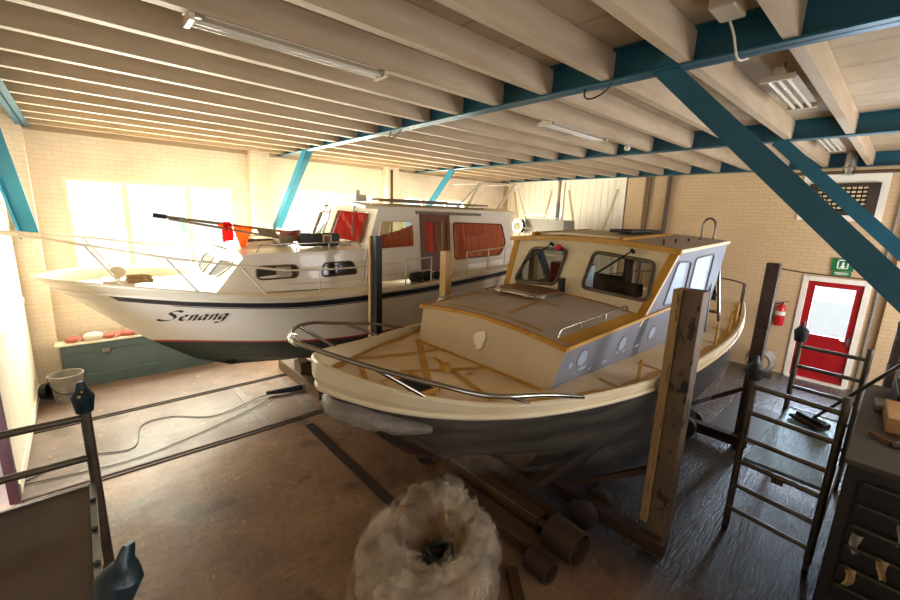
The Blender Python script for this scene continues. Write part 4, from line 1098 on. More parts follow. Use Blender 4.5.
MB().cyl(wsp(2.93, 2.665, 0), wsp(2.93, 2.65, .07), .028, 16).cyl(wsp(2.93, 2.65, .07), wsp(2.93, 2.65, .08), .04, 16).build('horn', M['redp'], b2, smooth=40)
MB().bx(4.22, Y2 + .02, 2.15, 4.30, Y2 + .07, 2.34).build('bracket', M['black'], b2)
wA = rpoly([(4.66, 2.15), (5.26, 2.10), (5.06, 2.62), (4.66, 2.63)], .05); wB = rpoly([(5.40, 2.07), (6.1, 2.02), (5.80, 2.68), (5.18, 2.65)], .05)
for side in (-1, 1):
    Bv = V((0, wy(side, 2.7) - wy(side, 2.0), .7)).normalized()
    o0 = V((0, wy(side, 1.6), 1.6)); k = 1 / Bv.z; f2 = lambda P: [(x, (z - 1.6) * k) for x, z in P]
    MB().panel(o0, (1, 0, 0), Bv, f2([(4.22, 2.02), (4.22, 1.56), (6.45, 1.56), (6.45, 2.0), (6.2, 2.79), (4.60, ZT)]), [f2(wA), f2(wB)], .03 if side < 0 else -.03).build('wheelhouse_side', M['grey'], b2, smooth=25)
    for hp_ in (wA, wB):
        pts = [o0 + V((x, 0, 0)) + Bv * ((z - 1.6) * k) for x, z in hp_]
        w = MB().tube([p + V((0, side * .003, 0)) for p in pts], .010, 6, closed=True).build('side_window', M['grey'], b2, smooth=60)
        if side < 0: MB().add([p + V((0, .008, 0)) for p in pts], [tuple(range(len(pts)))]).build('masking_film', M['film'], w, fixn=False)
        else: MB().add([p - V((0, .008, 0)) for p in pts], [tuple(range(len(pts)))]).build('pane', M['dglass'], w, fixn=False)
MB().panel((6.18, 0, 0), (0, -1, 0), (0, 0, 1), [(-3.6, 1.6), (-1.62, 1.6), (-1.66, 2.79), (-3.56, 2.79)], [rrect(-3.4, 2.2, -2.85, 2.66, .05), rrect(-2.7, 1.7, -2.1, 2.66, .05), rrect(-2.02, 2.2, -1.75, 2.66, .05)], .03).build('wheelhouse_back', M['grey'], b2)
slab(4.56, 6.28, Y2 - .01, 2.20, 2.16, 2.765, 2.83, .06, .04).build('wheelhouse_roof', M['dgrey'], b2, smooth=40)
mb = slab(4.53, 4.59, Y2 - .01, 2.24, 2.24, 2.77, 2.772, .062, .055); mb.build('roof_front_trim', M['gold'], b2, smooth=40)
for side in (-1, 1): MB().bar((4.56, Y2 - .01 + side * 1.11, 2.752), (6.28, Y2 - .01 + side * 1.09, 2.815), .03, .035).build('roof_gutter', M['cream2'], b2)
slab(4.72, 5.9, 2.82, 1.15, 1.12, 2.845, 2.88, .02, .03).build('sliding_roof', M['cream2'], b2, smooth=30)
for y in (2.2, 3.44): MB().bar((4.62, y, 2.825), (6.1, y, 2.87), .05, .05).build('roof_runner', M['gold'], b2, bevel=.006)
for x in (4.75, 5.1, 5.5, 5.9): MB().cyl((x, 1.78, 2.78), (x, 1.78, 2.86), .012, 8).build('roof_stud', M['rustd'], b2, smooth=40)
# inside: dash, floor, boxes seen through the glass (fixed joinery)
MB().bx(4.45, 1.76, 2.02, 4.8, 3.52, 2.16).build('dashboard', M['brown'], b2)
MB().bx(4.4, 1.84, 1.60, 6.15, 3.44, 1.64).build('cabin_sole', M['dark'], b2)
MB().bx(5.0, 2.2, 1.64, 5.05, 2.28, 2.75).build('grab_post', M['brown'], b2)
# ladder, hoop and rails aft
mb = MB()
for y in (1.64, 1.92): mb.bar((6.25, y, 2.72), (6.8, y, 1.66), .05, .03, (0, 1, 0))
for k in range(4):
    t = (k + .5) / 4; x, z = 6.25 + .55 * t, 2.72 - 1.06 * t
    mb.box((x + .02, 1.78, z), (.12, .27, .03))
mb.build('boarding_ladder', M['alu'], b2, bevel=.004)
mb = MB()
for k in range(2):
    t = (k + .9) / 4; x, z = 6.28 + .55 * t, 2.70 - 1.06 * t
    mb.bar((x, 1.78, z + .0), (x + .12, 1.78, z - .22), .2, .012, (1, 0, .5))
mb.build('ladder_panel', M['grille'], b2)
MB().tube(spline([(6.22, 1.72, 2.8), (6.22, 1.72, 3.04), (6.22, 1.79, 3.11), (6.22, 1.86, 3.04), (6.22, 1.86, 2.8)], 6), .014, 8).build('ladder_hoop', M['alu'], b2, smooth=50)
for x, h_ in ((3.55, .20), (4.75, .24), (5.55, .26), (6.35, .28), (7.1, .3)):
    p = H2.sheer(x, -1, .09, -.03); MB().cyl(p, p + V((.02, .0, h_)), .014, 8).build('stanchion', M['gold'], b2, smooth=50)
mb = MB(); top = [H2.sheer(x, -1, .06, .36) for x in (7.6, 8.0, 8.4)] + [V((8.66, Y2 - .5, z2s(8.7) + .38)), V((8.68, Y2 + .5, z2s(8.7) + .38))] + [H2.sheer(x, 1, .06, .36) for x in (8.4, 8.0, 7.6)]
mb.tube(spline(top, 4), .013, 8)
for x in (7.6, 8.1, 8.5):
    for side in (-1, 1): mb.cyl(H2.sheer(x, side, .06, -.02), H2.sheer(x, side, .06, .36), .011, 8)
mb.build('stern_rail', M['rust'], b2, smooth=50)
# stainless bow rail
M['chrome'] = paint('polished bow rail', 'a8a298', '8a8378', .16, 3, metal=.95)
tip = V((.99, Y2, 2.17))
nearr = [V((1.02, 2.52, 2.165)), V((1.22, 2.12, 2.11)), V((1.50, 1.79, 2.03)), V((1.82, 1.58, 1.93)), V((2.3, 1.50, 1.83)), V((2.75, 1.46, 1.70))]
farr = [V((p.x, 2 * Y2 - p.y, p.z)) for p in nearr]
mb = MB().tube(spline(farr[::-1] + [tip] + nearr, 7), .0165, 10)
for side in (-1, 1):
    for x0, x1, y1, z1_ in ((1.62, 1.27, 2.05, 2.09), (2.3, 1.98, 1.545, 1.885)):
        yy = y1 if side < 0 else 2 * Y2 - y1
        mb.tube([H2.sheer(x0, side, .02, 0), V((x1, yy, z1_))], .014, 8)
mb.build('bow_rail', M['chrome'], b2, smooth=50)
MB().cyl((1.0, Y2 - .04, 2.17), (1.0, Y2 + .04, 2.17), .028, 12).cyl((.99, Y2, 2.16), (1.0, Y2, 2.22), .02, 10).build('bow_rail_fitting', M['steel'], b2, smooth=40)
MB().bx(1.3, 3.05, 1.80, 1.36, 3.10, 1.90).build('fairlead', M['black'], b2)

# polythene skirt hanging from the rubbing strake
sk = thing('polythene_skirt', (4.6, Y2, .8), 'polythene sheeting taped around the hull of the primed cabin boat', 'plastic sheeting')
zlow = curve_fn([1.1, 1.4, 2.0, 2.7, 3.6, 5.2, 8.7], [1.52, 1.40, 1.16, .98, .84, .66, .55], .2)
def skirt(side):
    rows = []; NU, NV = 170, 30
    for j in range(NV + 1):
        r = []
        for i in range(NU + 1):
            u = i / NU; t = j / NV
            a = H2.P(u, vb(u) - .01, side, .012); zl = zlow(a.x) + .05 * mnoise.noise(V((u * 11, side, 3)))
            z = a.z + (zl - a.z) * t
            h_ = H2.at(max(a.x, H2.stem(.3)), z, side, .02) if False else None
            inn = .16 * t ** 1.6 * min(1, u * 5)
            w_ = (.005 + .030 * t) * (mnoise.noise(V((u * 24 + t * 3.5, t * 4 + side * 7, 1.3))) + .7 * ridge(V((u * 40 - t * 9, t * 3, 4.1))) - .3)
            p = V((a.x + .25 * t * max(0, 1 - u * 9), a.y - side * inn + side * w_, z))
            if (p.y - Y2) * side < 0: p.y = Y2
            r.append(p)
        rows.append(r)
    return rows
def ridge(q): return 1 - min(1, abs(mnoise.noise(q)) * 3.2)
MB().grid(skirt(-1)).build('near_sheet', M['sheet'], sk, smooth=80, fixn=False)
MB().grid(skirt(1)).build('far_sheet', M['sheet'], sk, smooth=80, fixn=False)
# bunched plastic under the bow
rows = []
path = [H2.P(u, vb(u) - .10, 1, -.02) for u in [.10 - .01 * k for k in range(10)]] + [H2.P(0.002, vb(0) - .10, 1, 0)] + [H2.P(u, vb(u) - .10 - .25 * u, -1, -.02) for u in [.012 * k for k in range(1, 7)]]
path = spline(path, 4); NP_ = len(path)
for i, c_ in enumerate(path):
    t = (path[min(i + 1, NP_ - 1)] - path[max(i - 1, 0)]); t = V((t.x, t.y, 0)).normalized(); o_ = V((t.y, -t.x, 0))
    if o_.x > 0 and abs(o_.x) > .2: o_ = -o_
    e = math.sin(PI * (i + .5) / NP_) ** .45; r = []
    for k in range(28):
        a = 2 * PI * k / 28; q = V((i * .16, math.cos(a) * .9, math.sin(a) * .9))
        rad = e * (.085 + .030 * ridge(q * 1.1) + .022 * ridge(q * 2.4 + V((5, 0, 0))) + .02 * mnoise.noise(q * .6))
        r.append(c_ + o_ * math.cos(a) * rad * .8 + V((0, 0, math.sin(a) * rad * .95 - .06)))
    rows.append(r)
M['sheetw'] = sheet_mat('bunched polythene', 'b8aea0', .72, 8, 1.0)
MB().grid(rows, closed=True).build('bunched_sheet', M['sheetw'], sk, smooth=80, fixn=False)

# things on and in boat 2
on_boat(MB().bx(5.1, 2.3, 2.893, 6.05, 2.6, 2.935), 'black_strip', M['kcard'], 'flat black bar lying on the roof of the primed wheelhouse', 'bar', bevel=.01)
on_boat(MB().bx(5.1, 2.95, 1.64, 5.5, 3.45, 2.42), 'red_box', M['redp'], 'red box inside the wheelhouse behind the far windscreen', 'box', bevel=.02)
on_boat(MB().bx(4.55, 1.95, 2.18, 4.8, 2.3, 2.33), 'wooden_box', M['timber'], 'orange brown box on the dashboard behind the near windscreen', 'box', bevel=.01)
o = thing('water_bottle', (4.68, 1.82, 2.18), 'clear bottle on the dashboard behind the near windscreen', 'bottle')
MB().lathe((4.68, 1.82, 2.18), (0, 0, 1), [(0, 0), (.035, 0), (.038, .02), (.038, .14), (.014, .18), (.014, .2), (0, .2)], 14).build('bottle_body', M['film'], o, smooth=50)
MB().cyl((4.68, 1.82, 2.38), (4.68, 1.82, 2.4), .016, 10).build('bottle_cap', M['redp'], o)

# ================================================================ BOAT 3
b3 = thing('grey_boat', (9.4, 7.0, 0), 'small grey cabin boat behind the two large boats by the white board doors', 'boat')
H3 = Hull(6.7, 10.1, .85, lambda v: float(np.interp(v, [0, 1], [8.9, 8.5])), lambda x: 2.1, lambda x: 1.0, .35, 2.1, .6, .1, .6)
H3.skin([lambda u, k=k: k for k in (0, .2, .4, .6, .8, 1)], [0] * 5).build('hull', M['bwhite'], b3, smooth=40)
MB().bx(8.9, 5.9, 2.05, 10.0, 7.5, 2.12).build('deck', M['bcream'], b3)
MB().panel((9.35, 0, 0), (0, -1, 0), (0, 0, 1), [(-7.30, 2.1), (-6.0, 2.1), (-6.02, 3.0), (-7.27, 3.02)], [], .5).build('cabin', M['greyb'], b3, bevel=.02)
MB().tube([(9.33, 7.25, 3.02), (9.33, 7.22, 3.12), (9.33, 6.55, 3.12), (9.33, 6.5, 3.02)], .012, 8).tube([(9.33, 7.27, 3.06), (9.33, 6.05, 3.04)], .01, 8).build('cabin_rail', M['steel'], b3, smooth=50)
MB().bx(9.0, 5.95, .02, 9.15, 7.5, 1.05).bx(9.8, 5.95, .02, 9.95, 7.5, 1.05).build('cradle', M['timber'], b3)
o = thing('life_ring', (9.28, 7.78, 2.6), 'white life ring hanging on the grey cabin behind the white cruiser', 'life ring')
rr = [V((9.25, 7.40 + .16 * math.cos(a * PI / 14), 2.80 + .16 * math.sin(a * PI / 14))) for a in range(28)]
MB().tube(rr, .06, 10, closed=True).build('ring', M['buoy'], o, smooth=60)
MB().tube([V((9.24, 7.40 - .19 * math.cos(a), 2.80 + .19 * math.sin(a))) for a in [-.9 + .2 * i for i in range(10)]], .045, 8).build('dark_strap', M['black'], o, smooth=60)
# ======================================================= cradles and posts
def post(name, x, y, z, mat, label, w=.16, d=.12, tilt=(0, 0), ladder=None, strip=None):
    t = thing(name, (x, y, 0), label, 'post', 'upright cradle posts')
    top = V((x + tilt[0], y + tilt[1], z))
    mb = MB().bar((x, y, .0), top, w, d, (1, 0, 0)); mb.build('post_shaft', mat, t, bevel=.006)
    if strip:
        MB().bar(V((x - d / 2 - .013, y + w * .18, .35)), top + V((-d / 2 - .013, w * .18, 0)), w * .62, .022, (1, 0, 0)).build('timber_facing', strip, t, bevel=.004)
    return t
p = post('cradle_post', 3.74, 1.09, 2.50, M['postd'], 'tall weathered timber-faced post nearest the bench side of the primed boat', .15, .16)
MB().bar((3.71, 1.20, .3), (3.71, 1.20, 2.5), .06, .18, (1, 0, 0)).build('timber_facing', M['postw'], p, bevel=.004)
post('cradle_post', 6.53, 1.08, 2.58, M['rust'], 'dark rusty post at the stern quarter beside the scaffold tower', .14, .14)
p = post('cradle_post', 3.74, 4.22, 2.55, M['posty'], 'pale pine post between the two boats beyond the primed bow', .12, .12)
post('cradle_post', 6.4, 4.7, 2.70, M['postw'], 'brown timber post between the boats at the far end of the cruiser windows', .12, .14)
p = post('cradle_post', 3.06, 4.92, 2.72, M['postk'], 'black post with a pale edge standing in front of the white cruiser', .13, .10)
MB().bar((2.995, 5.00, .0), (2.995, 5.00, 2.72), .05, .02, (1, 0, 0)).build('pale_edge', M['posty'], p)

c = thing('boat_cradle', (4.9, Y2, 0), 'rusty steel cradle frame on wheels under the primed cabin boat', 'cradle')
for x in (3.62, 6.42):
    k = MB().bx(x - .06, .98, .07, x + .06, 4.35, .09).bx(x - .06, .98, .19, x + .06, 4.35, .21).bx(x - .01, .98, .09, x + .01, 4.35, .19)
    k.build('cross_beam', M['rust'], c)
    MB().bx(x - .15, Y2 - .12, .21, x + .15, Y2 + .12, .46).build('keel_block', M['timber'], c, bevel=.01)
    for s_ in (-1, 1):
        y0 = 1.15 if s_ < 0 else 4.16
        MB().bar((x, Y2 + s_ * .7, .26), (x + .1, y0, .85), .05, .05).build('strut', M['rust'], c)
        for dx in (-.16, .16):
            w = MB().lathe((x + dx - .05, Y2 + s_ * .95, .15), (1, 0, 0), [(0, 0), (.04, 0), (.13, .0), (.15, .01), (.15, .08), (.13, .09), (.05, .07), (.04, .1), (0, .1)], 20).build('wheel', M['rustd'], c, smooth=35)
for y in (Y2 - .45, Y2 + .45): MB().bx(3.3, y - .05, .21, 7.4, y + .05, .32).build('runner', M['rust'], c)
k = thing('cruiser_cradle', (3.4, Y1, 0), 'timber keel blocks and beams under the white cruiser', 'cradle')
for x in (2.7, 5.6):
    MB().bx(x - .12, 5.9, .02, x + .12, 7.7, .22).build('cross_beam', M['timber'], k, bevel=.01)
    MB().bx(x - .1, Y1 - .15, .22, x + .1, Y1 + .15, .42).build('keel_block', M['timber'], k, bevel=.01)
o = thing('drum_roller', (2.95, 2.0, .16), 'large rusty hollow roller on the floor under the primed bow', 'roller')
def hollow(mb, p, q, r, th, n=24):
    p, q = V(p), V(q); L = (q - p).length
    return mb.lathe(p, q - p, [(r, 0), (r, L), (r - th, L), (r - th, L * .5), (.03, L * .5 + .01), (r - th, L * .5 - .01), (r - th, 0), (r, 0)], n)
hollow(MB(), (3.02, 1.78, .16), (3.0, 1.46, .16), .155, .02).build('rim', M['rust'], o, smooth=35)
MB().cyl((3.01, 1.9, .16), (3.0, 1.5, .16), .04, 12).build('axle', M['rustd'], o, smooth=40)
for k in range(5):
    a = 2 * PI * k / 5
    MB().bar((3.005, 1.6, .16), (3.005 + .14 * math.cos(a), 1.6, .16 + .14 * math.sin(a)), .04, .03, (0, 1, 0)).build('spoke', M['rustd'], o)
o = MB(); hollow(o, (2.66, 1.75, .10), (2.64, 1.52, .10), .10, .02)
o = o.build('small_roller', M['rust'], smooth=35); tag(o, 'smaller rusty roller lying in front of the large one', 'roller')
for i, (x, y0, y1, z, w, h_, l) in enumerate(((2.80, 1.8, 3.1, .07, .2, .14, 'broad old timber baulk beside the plastic-wrapped heap'), (3.06, 1.92, 3.2, .10, .14, .2, 'narrow timber baulk behind the large roller'), (3.25, 1.75, 3.1, .06, .14, .12, 'dark timber baulk at the foot of the cradle cross beam'))):
    o = MB().bx(x - w / 2, y0, z - h_ / 2, x + w / 2, y1, z + h_ / 2).build('timber_baulk', M['timber'], bevel=.01); tag(o, l, 'timber', 'timber baulks under the bow')
o = MB().box((2.33, 1.62, .035), (.5, .09, .05), rz=.9).build('wood_offcut', M['timber'], bevel=.004); tag(o, 'short wood offcut beside the wrapped heap', 'wood')
o = MB().sphere((2.9, 3.55, .1), .1, 12, sc=(1.2, 1, .95)).build('stone_weight', M['rustd'], smooth=60); tag(o, 'round dark weight on the floor under the bow plastic', 'weight')

# ------------------------------------------------- plastic-wrapped heap
hp = thing('wrapped_heap', (1.80, 2.12, 0), 'big coil of sacking and hose wrapped in crumpled clear polythene in the foreground', 'wrapped bundle')
HC = V((1.80, 2.12, 0)); HR = .52
def ridge(q): return 1 - min(1, abs(mnoise.noise(q)) * 3.2)
def crease(q):
    d_ = mnoise.voronoi(q)[0]; return min(.8, d_[1] - d_[0])
def heap(sc, seed, amp, NR=52, NA=130):
    rows = []
    for j in range(NR + 1):
        t = j / NR; r = []
        for i in range(NA):
            a = 2 * PI * i / NA
            if t < .55: k = t / .55; rad = 1.0 - .22 * k ** 2.2; z = .55 * math.sin(k * PI / 2) ** .75
            else:
                k = (t - .55) / .45; rad = .78 * (1 - k) ** .9; z = .55 + .05 * math.sin(min(1, k * 2) * PI)
                hol = max(0, min(1, (k - .42) / .3)); z -= .17 * hol * hol * (3 - 2 * hol) * (.8 + .3 * math.sin(a + .5))
            rad *= 1 + .07 * math.sin(2 * a + .6) + .04 * math.sin(5 * a + 2)
            z *= 1 + .13 * math.sin(a + 1.2) + .05 * math.sin(3 * a)
            c_ = V((.02 * max(0, t - .5), -.22 * max(0, t - .5), 0))
            q = V((math.cos(a) * rad * 1.9, math.sin(a) * rad * 1.9, z * 2.4 + seed))
            d = amp * (.10 * mnoise.noise(q * 1.1) + .055 * ridge(q * .9 + V((3, 1, 0))) + .030 * ridge(V((a * 1.6, t * 2.2, seed))) + .016 * ridge(q * 2.2 + V((0, 7, 2)))) + amp * (crease(q * 2.1) * .075 + crease(q * 4.7) * .03)
            d *= min(1, t * 4 + .3)
            n_ = V((math.cos(a), math.sin(a), .2 if t < .45 else .9)).normalized()
            p = HC + c_ + V((HR * sc * rad * math.cos(a), HR * sc * rad * math.sin(a), z * sc)) + n_ * d
            p.z = max(p.z, .006); r.append(p)
        rows.append(r)
    return MB().grid(rows, closed=True)
def hs(a, t):      # smooth bundle surface
    if t < .55: k = t / .55; rad = 1.0 - .22 * k ** 2.2; z = .55 * math.sin(k * PI / 2) ** .75
    else: k = (t - .55) / .45; rad = .78 * (1 - k) ** .9; z = .55 + .05 * math.sin(min(1, k * 2) * PI) - .10 * max(0, k - .45)
    z *= 1 + .13 * math.sin(a + 1.2); rad *= 1 + .07 * math.sin(2 * a + .6)
    return HC + V((HR * rad * math.cos(a), HR * rad * math.sin(a) - .2 * max(0, t - .5), max(.01, z)))
wrap = heap(1.0, 0, 1.0)
rnd = random.Random(11)
for k in range(30):
    a0 = 2 * PI * k / 30 * 1.0 + rnd.uniform(-.2, .2); t0 = rnd.choice((.25, .4, .5, .62, .7)) + rnd.uniform(-.06, .06)
    if k % 2: a0 = PI * rnd.uniform(.95, 1.75)          # most loose folds lie on the sliding-door side
    da, dt = rnd.uniform(.28, .55), rnd.uniform(.14, .26); ang = rnd.uniform(-.9, .9); ph = rnd.uniform(0, 6); fr = rnd.uniform(2.2, 4.2)
    rows = []
    for j in range(19):
        r = []
        for i in range(25):
            u, w_ = i / 12 - 1, j / 9 - 1
            a, t = a0 + da * (u + .25 * math.sin(2 * w_ + ph)), min(.93, max(.0, t0 + dt * (w_ + .2 * math.sin(3 * u + ph))))
            p = hs(a, t); n_ = V((math.cos(a), math.sin(a), .2 if t < .45 else .9)).normalized()
            s_ = u * math.cos(ang) + w_ * math.sin(ang)
            e = max(abs(u), abs(w_))
            fold = 1 - abs(((s_ * fr + ph + .8 * mnoise.noise(V((u * 1.5, w_ * 1.5, k)))) % 2) - 1)
            d = .035 + .055 * fold ** 1.6 + .03 * mnoise.noise(V((u * 3, w_ * 3, k * 1.7))) + .05 * max(0, e - .75)
            p = p + n_ * d; p.z = max(.008, p.z); r.append(p)
        rows.append(r)
    wrap.grid(rows)
wrap.build('polythene_wrap', M['sheetb'], hp, smooth=38, fixn=False)
heap(.90, 4.3, .8, 30, 70).build('sacking', M['sack'], hp, smooth=60)
mb = MB()
for k in range(3):
    rad = .12 - .015 * k
    mb.tube([HC + V((.01 + rad * math.cos(a) * (1 + .1 * math.sin(3 * a + k)), -.11 + rad * math.sin(a), .42 + .03 * k + .01 * math.sin(2 * a + k))) for a in [2 * PI * i / 30 for i in range(30)]], .02, 8, closed=True)
mb.build('hose_coil', M['black'], hp, smooth=60)
rows = []
for j in range(33):
    r = []
    for i in range(61):
        u, w_ = j / 32, i / 60
        a = PI * (.62 + .80 * w_)
        q = V((w_ * 7, u * 4, 1.7))
        rad = HR * (.70 + .62 * u) * (1 + .12 * mnoise.noise(q * .7))
        z = .60 * (1 - u ** 1.5) + (.06 * ridge(q * 1.3) + .035 * ridge(q * 2.9) + .05 * mnoise.noise(q * .8)) * (1 - .5 * u) + .012
        r.append(HC + V((rad * math.cos(a), rad * math.sin(a), max(.006, z))))
    rows.append(r)
MB().grid(rows).build('trailing_sheet', M['sheetb'], hp, smooth=38, fixn=False)

# --------------------------------------------------------- scaffold towers
def frame(tw, p, q, z0, z1, zs, rt=.027, cast=True, z_foot=.12, top=True):
    """end frame with two legs at p and q"""
    for pt, nm in ((p, 0), (q, 1)):
        MB().cyl((pt[0], pt[1], z_foot if cast else z0), (pt[0], pt[1], z1), rt + .002, 12).build('leg', M['alu'], tw, smooth=50)
        if cast:
            w = MB().bx(pt[0] - .03, pt[1] - .02, .08, pt[0] + .03, pt[1] + .02, .14).build('caster', M['rustd'], tw)
            MB().cyl((pt[0], pt[1] - .02, .06), (pt[0], pt[1] + .02, .06), .06, 16).build('wheel', M['black'], w, smooth=40)
    for z in zs: MB().cyl((p[0], p[1], z), (q[0], q[1], z), rt * .85, 10).build('rung', M['alu'], tw, smooth=50)
def rubber_cap(x, y, z, label, s_=1.0, tilt=(0, 0, 1), mat='black', turn=0.0):
    """moulded boot: tapered socket with a pinched ridge on top"""
    ax = V(tilt).normalized(); u = V((math.cos(turn), math.sin(turn), 0)); u = (u - ax * u.dot(ax)).normalized(); w = ax.cross(u)
    o = thing('rubber_boot', (x, y, z), label, 'rubber cap', 'dark rubber caps on the scaffold legs')
    rows = []
    for t, a, b in ((0, .03, .03), (0, .046, .046), (.05, .053, .053), (.10, .062, .061), (.108, .060, .056), (.135, .047, .036), (.15, .036, .02), (.19, .026, .013), (.2, .018, .008), (.2, .001, .001)):
        rows.append([V((x, y, z)) + (ax * t + u * math.cos(2 * PI * k / 12) * a + w * math.sin(2 * PI * k / 12) * b) * s_ for k in range(12)])
    MB().grid(rows, closed=True).build('cap', M[mat], o, smooth=32)
    return o
tw = thing('scaffold_tower', (5.4, .42, 0), 'aluminium scaffold tower with six rungs beside the dark bench', 'scaffold tower')
ZR = (.25, .51, .77, 1.02, 1.29, 1.55)
frame(tw, (4.58, .74), (4.50, .10), .12, 1.70, ZR)
frame(tw, (6.38, .66), (6.34, .06), .12, 1.75, (.25, .51, .82, 1.1, 1.37, 1.62))
MB().prism([(4.56, .70, .80), (4.54, .13, .80), (6.36, .10, .80), (6.37, .64, .80)], (0, 0, .035)).build('platform', M['aludeck'], tw, bevel=.004)
MB().bar((4.545, .42, .79), (4.545, .42, .70), .09, .012, (1, 0, 0)).build('hook', M['alu'], tw)
MB().cyl((4.52, .09, .3), (6.34, .08, .3), .016, 8).build('side_rail', M['alu'], tw, smooth=50)
rubber_cap(4.585, .745, 1.62, 'black rubber cap on the front leg of the tower by the rusty post', 1.15)
rubber_cap(6.385, .665, 1.68, 'black rubber cap in front of the red door on the far tower leg', 1.25)

# tower at the sliding door, seen from above
Yf, Yn, Zp = 3.30, 1.52, 1.22
t2 = thing('scaffold_tower', (-.42, 2.4, 0), 'scaffold tower with a brown plywood deck beside the sliding door', 'scaffold tower')
frame(t2, (-.10, Yf), (-.68, Yf + .02), .12, 1.80, (.3, .58, .86, 1.14, 1.42, 1.70))
frame(t2, (-.07, Yn - .02), (-.68, Yn - .02), .12, 1.79, (.3, .58, .86, 1.14))
MB().bx(-.71, Yn, Zp, -.135, Yf - .04, Zp + .02).build('platform', M['plate'], t2, bevel=.003)
mb = MB().bx(-.71, Yf - .045, Zp - .05, -.12, Yf - .025, Zp + .03).bx(-.135, Yn, Zp - .05, -.105, Yf - .03, Zp + .03)
mb.build('platform_edge', M['zinc'], t2)
mb = MB()
for k in range(4): mb.cyl((-.12, Yf - .25 - .3 * k, Zp + .03), (-.12, Yf - .25 - .3 * k, Zp + .045), .014, 8)
mb.build('rivet', M['black'], t2)
rubber_cap(-.10, Yf, 1.74, 'dark teal rubber cap with yellow specks, by the sliding door', 1.0, mat='navy', turn=.6)
MB().sphere((-.115, Yf - .052, 1.86), .009, 8).sphere((-.10, Yf - .04, 1.885), .007, 8).build('yellow_speck', M['posty'], [o for o in bpy.data.objects if o.name.startswith('rubber_boot')][-1], smooth=60)
rubber_cap(-.062, 1.50, 1.755, 'dark rubber cap tilted on the nearest scaffold leg beside the plywood deck', 1.08, (.34, .1, 1), 'navy', .8)
# ------------------------------------------------- bench and clutter (right)
BXf, BZ = 3.72, 1.52
YB0, YB1 = -.9, .01
bn = thing('plan_chest', (4.6, -.45, 0), 'dark tall chest of drawers with an oily top in the near corner', 'chest')
MB().bx(BXf, YB0, .0, 5.75, YB1, BZ - .04).build('carcass', M['dark'], bn, bevel=.008)
MB().bx(BXf - .03, YB0, BZ - .04, 5.77, YB1 + .02, BZ).build('chest_top', M['benchtop'], bn, bevel=.006)
for k in range(6):
    z1_ = BZ - .12 - .16 * k
    dw = MB().bx(BXf - .018, YB0, z1_ - .148, BXf + .1, YB1 - .07, z1_ - .012).build('drawer', M['drawer'], bn, bevel=.01)
    MB().bar((BXf - .03, -.085, z1_ - .014), (BXf - .03, YB0, z1_ - .014), .016, .022).build('drawer_lip', M['benchtop'], dw, bevel=.003)
for k, (y, z, l) in enumerate(((-.12, 1.02, 'pale rag caught in the third drawer of the dark chest'), (-.26, .92, 'pale rag hanging from the fourth drawer of the dark chest'), (-.30, 1.2, 'small rag poking from the second drawer of the dark chest'), (-.13, .76, 'narrow rag hanging low on the dark chest'))):
    rows = []
    for j in range(9):
        t = j / 8; rows.append([V((BXf - .036 - .012 * math.sin(3 * t + i), y + (i - 2) * .011 * (1.3 - .6 * t) + .02 * t * math.sin(k + 4 * t), z - .15 * t)) for i in range(5)])
    o = MB().grid(rows).build('rag', M['rope'] if k % 2 else M['hose'], smooth=60); tag(o, l, 'rag', 'rags on the dark chest')
def tbox(name, x0, y0, x1, y1, z0, z1, mat, label, cat, rz=0, bevel=.006):
    o = MB().box(((x0 + x1) / 2, (y0 + y1) / 2, (z0 + z1) / 2), (x1 - x0, y1 - y0, z1 - z0), rz).build(name, mat, bevel=bevel); return tag(o, label, cat)
tbox('cardboard_box', 4.45, -.42, 4.95, -.12, BZ, BZ + .12, M['card'], 'brown cardboard box on the dark chest', 'box', .05)
tbox('paper_pile', 4.02, -.40, 4.30, -.24, BZ, BZ + .01, M['paper'], 'loose sheet of paper on the dark chest in front of the box', 'paper', .3, .001)
o = thing('hammer', (4.25, -.1, BZ + .02), 'small hammer with a brown handle on the dark chest', 'hammer')
MB().cyl((4.28, -.06, BZ + .018), (4.17, -.20, BZ + .018), .013, 10).build('handle', M['brown'], o, smooth=50)
MB().bar((4.15, -.17, BZ + .022), (4.19, -.23, BZ + .022), .03, .03).build('head', M['rustd'], o, bevel=.005)
tbox('cloth_bundle', 4.92, -.3, 5.15, -.05, BZ, BZ + .06, M['hose'], 'folded grey cloth at the edge of the dark chest', 'cloth', .1, .02)
tbox('black_crate', 5.0, -.75, 5.6, -.16, BZ, BZ + .16, M['drawer'], 'flat black crate behind the cardboard box', 'crate', .04)
tbox('brown_box', 5.02, -.75, 5.55, -.20, BZ + .16, BZ + .30, M['card'], 'brown box on top of the flat black crate', 'box', -.03)
for k in range(3):
    tbox('binder', 5.1 + .1 * k, -.55, 5.17 + .1 * k, -.24, BZ + .30, BZ + .52, M['paper'] if k != 1 else M['drawer'], ['pale binder nearest the camera on the brown box', 'dark binder between two pale binders on the brown box', 'pale binder farthest back on the brown box'][k], 'binder', .03)
sh = thing('steel_rack', (6.4, -.55, 0), 'dark steel rack behind the chest full of grey tins', 'rack')
for x in (5.9, 7.0):
    for y in (-.95, -.12): MB().bx(x - .025, y - .025, 0, x + .025, y + .025, 2.0).build('upright', M['rustd'], sh)
for z in (.5, 1.0, 1.45, 1.96): MB().bx(5.88, -.97, z, 7.02, -.09, z + .035).build('shelf', M['rustd'], sh)
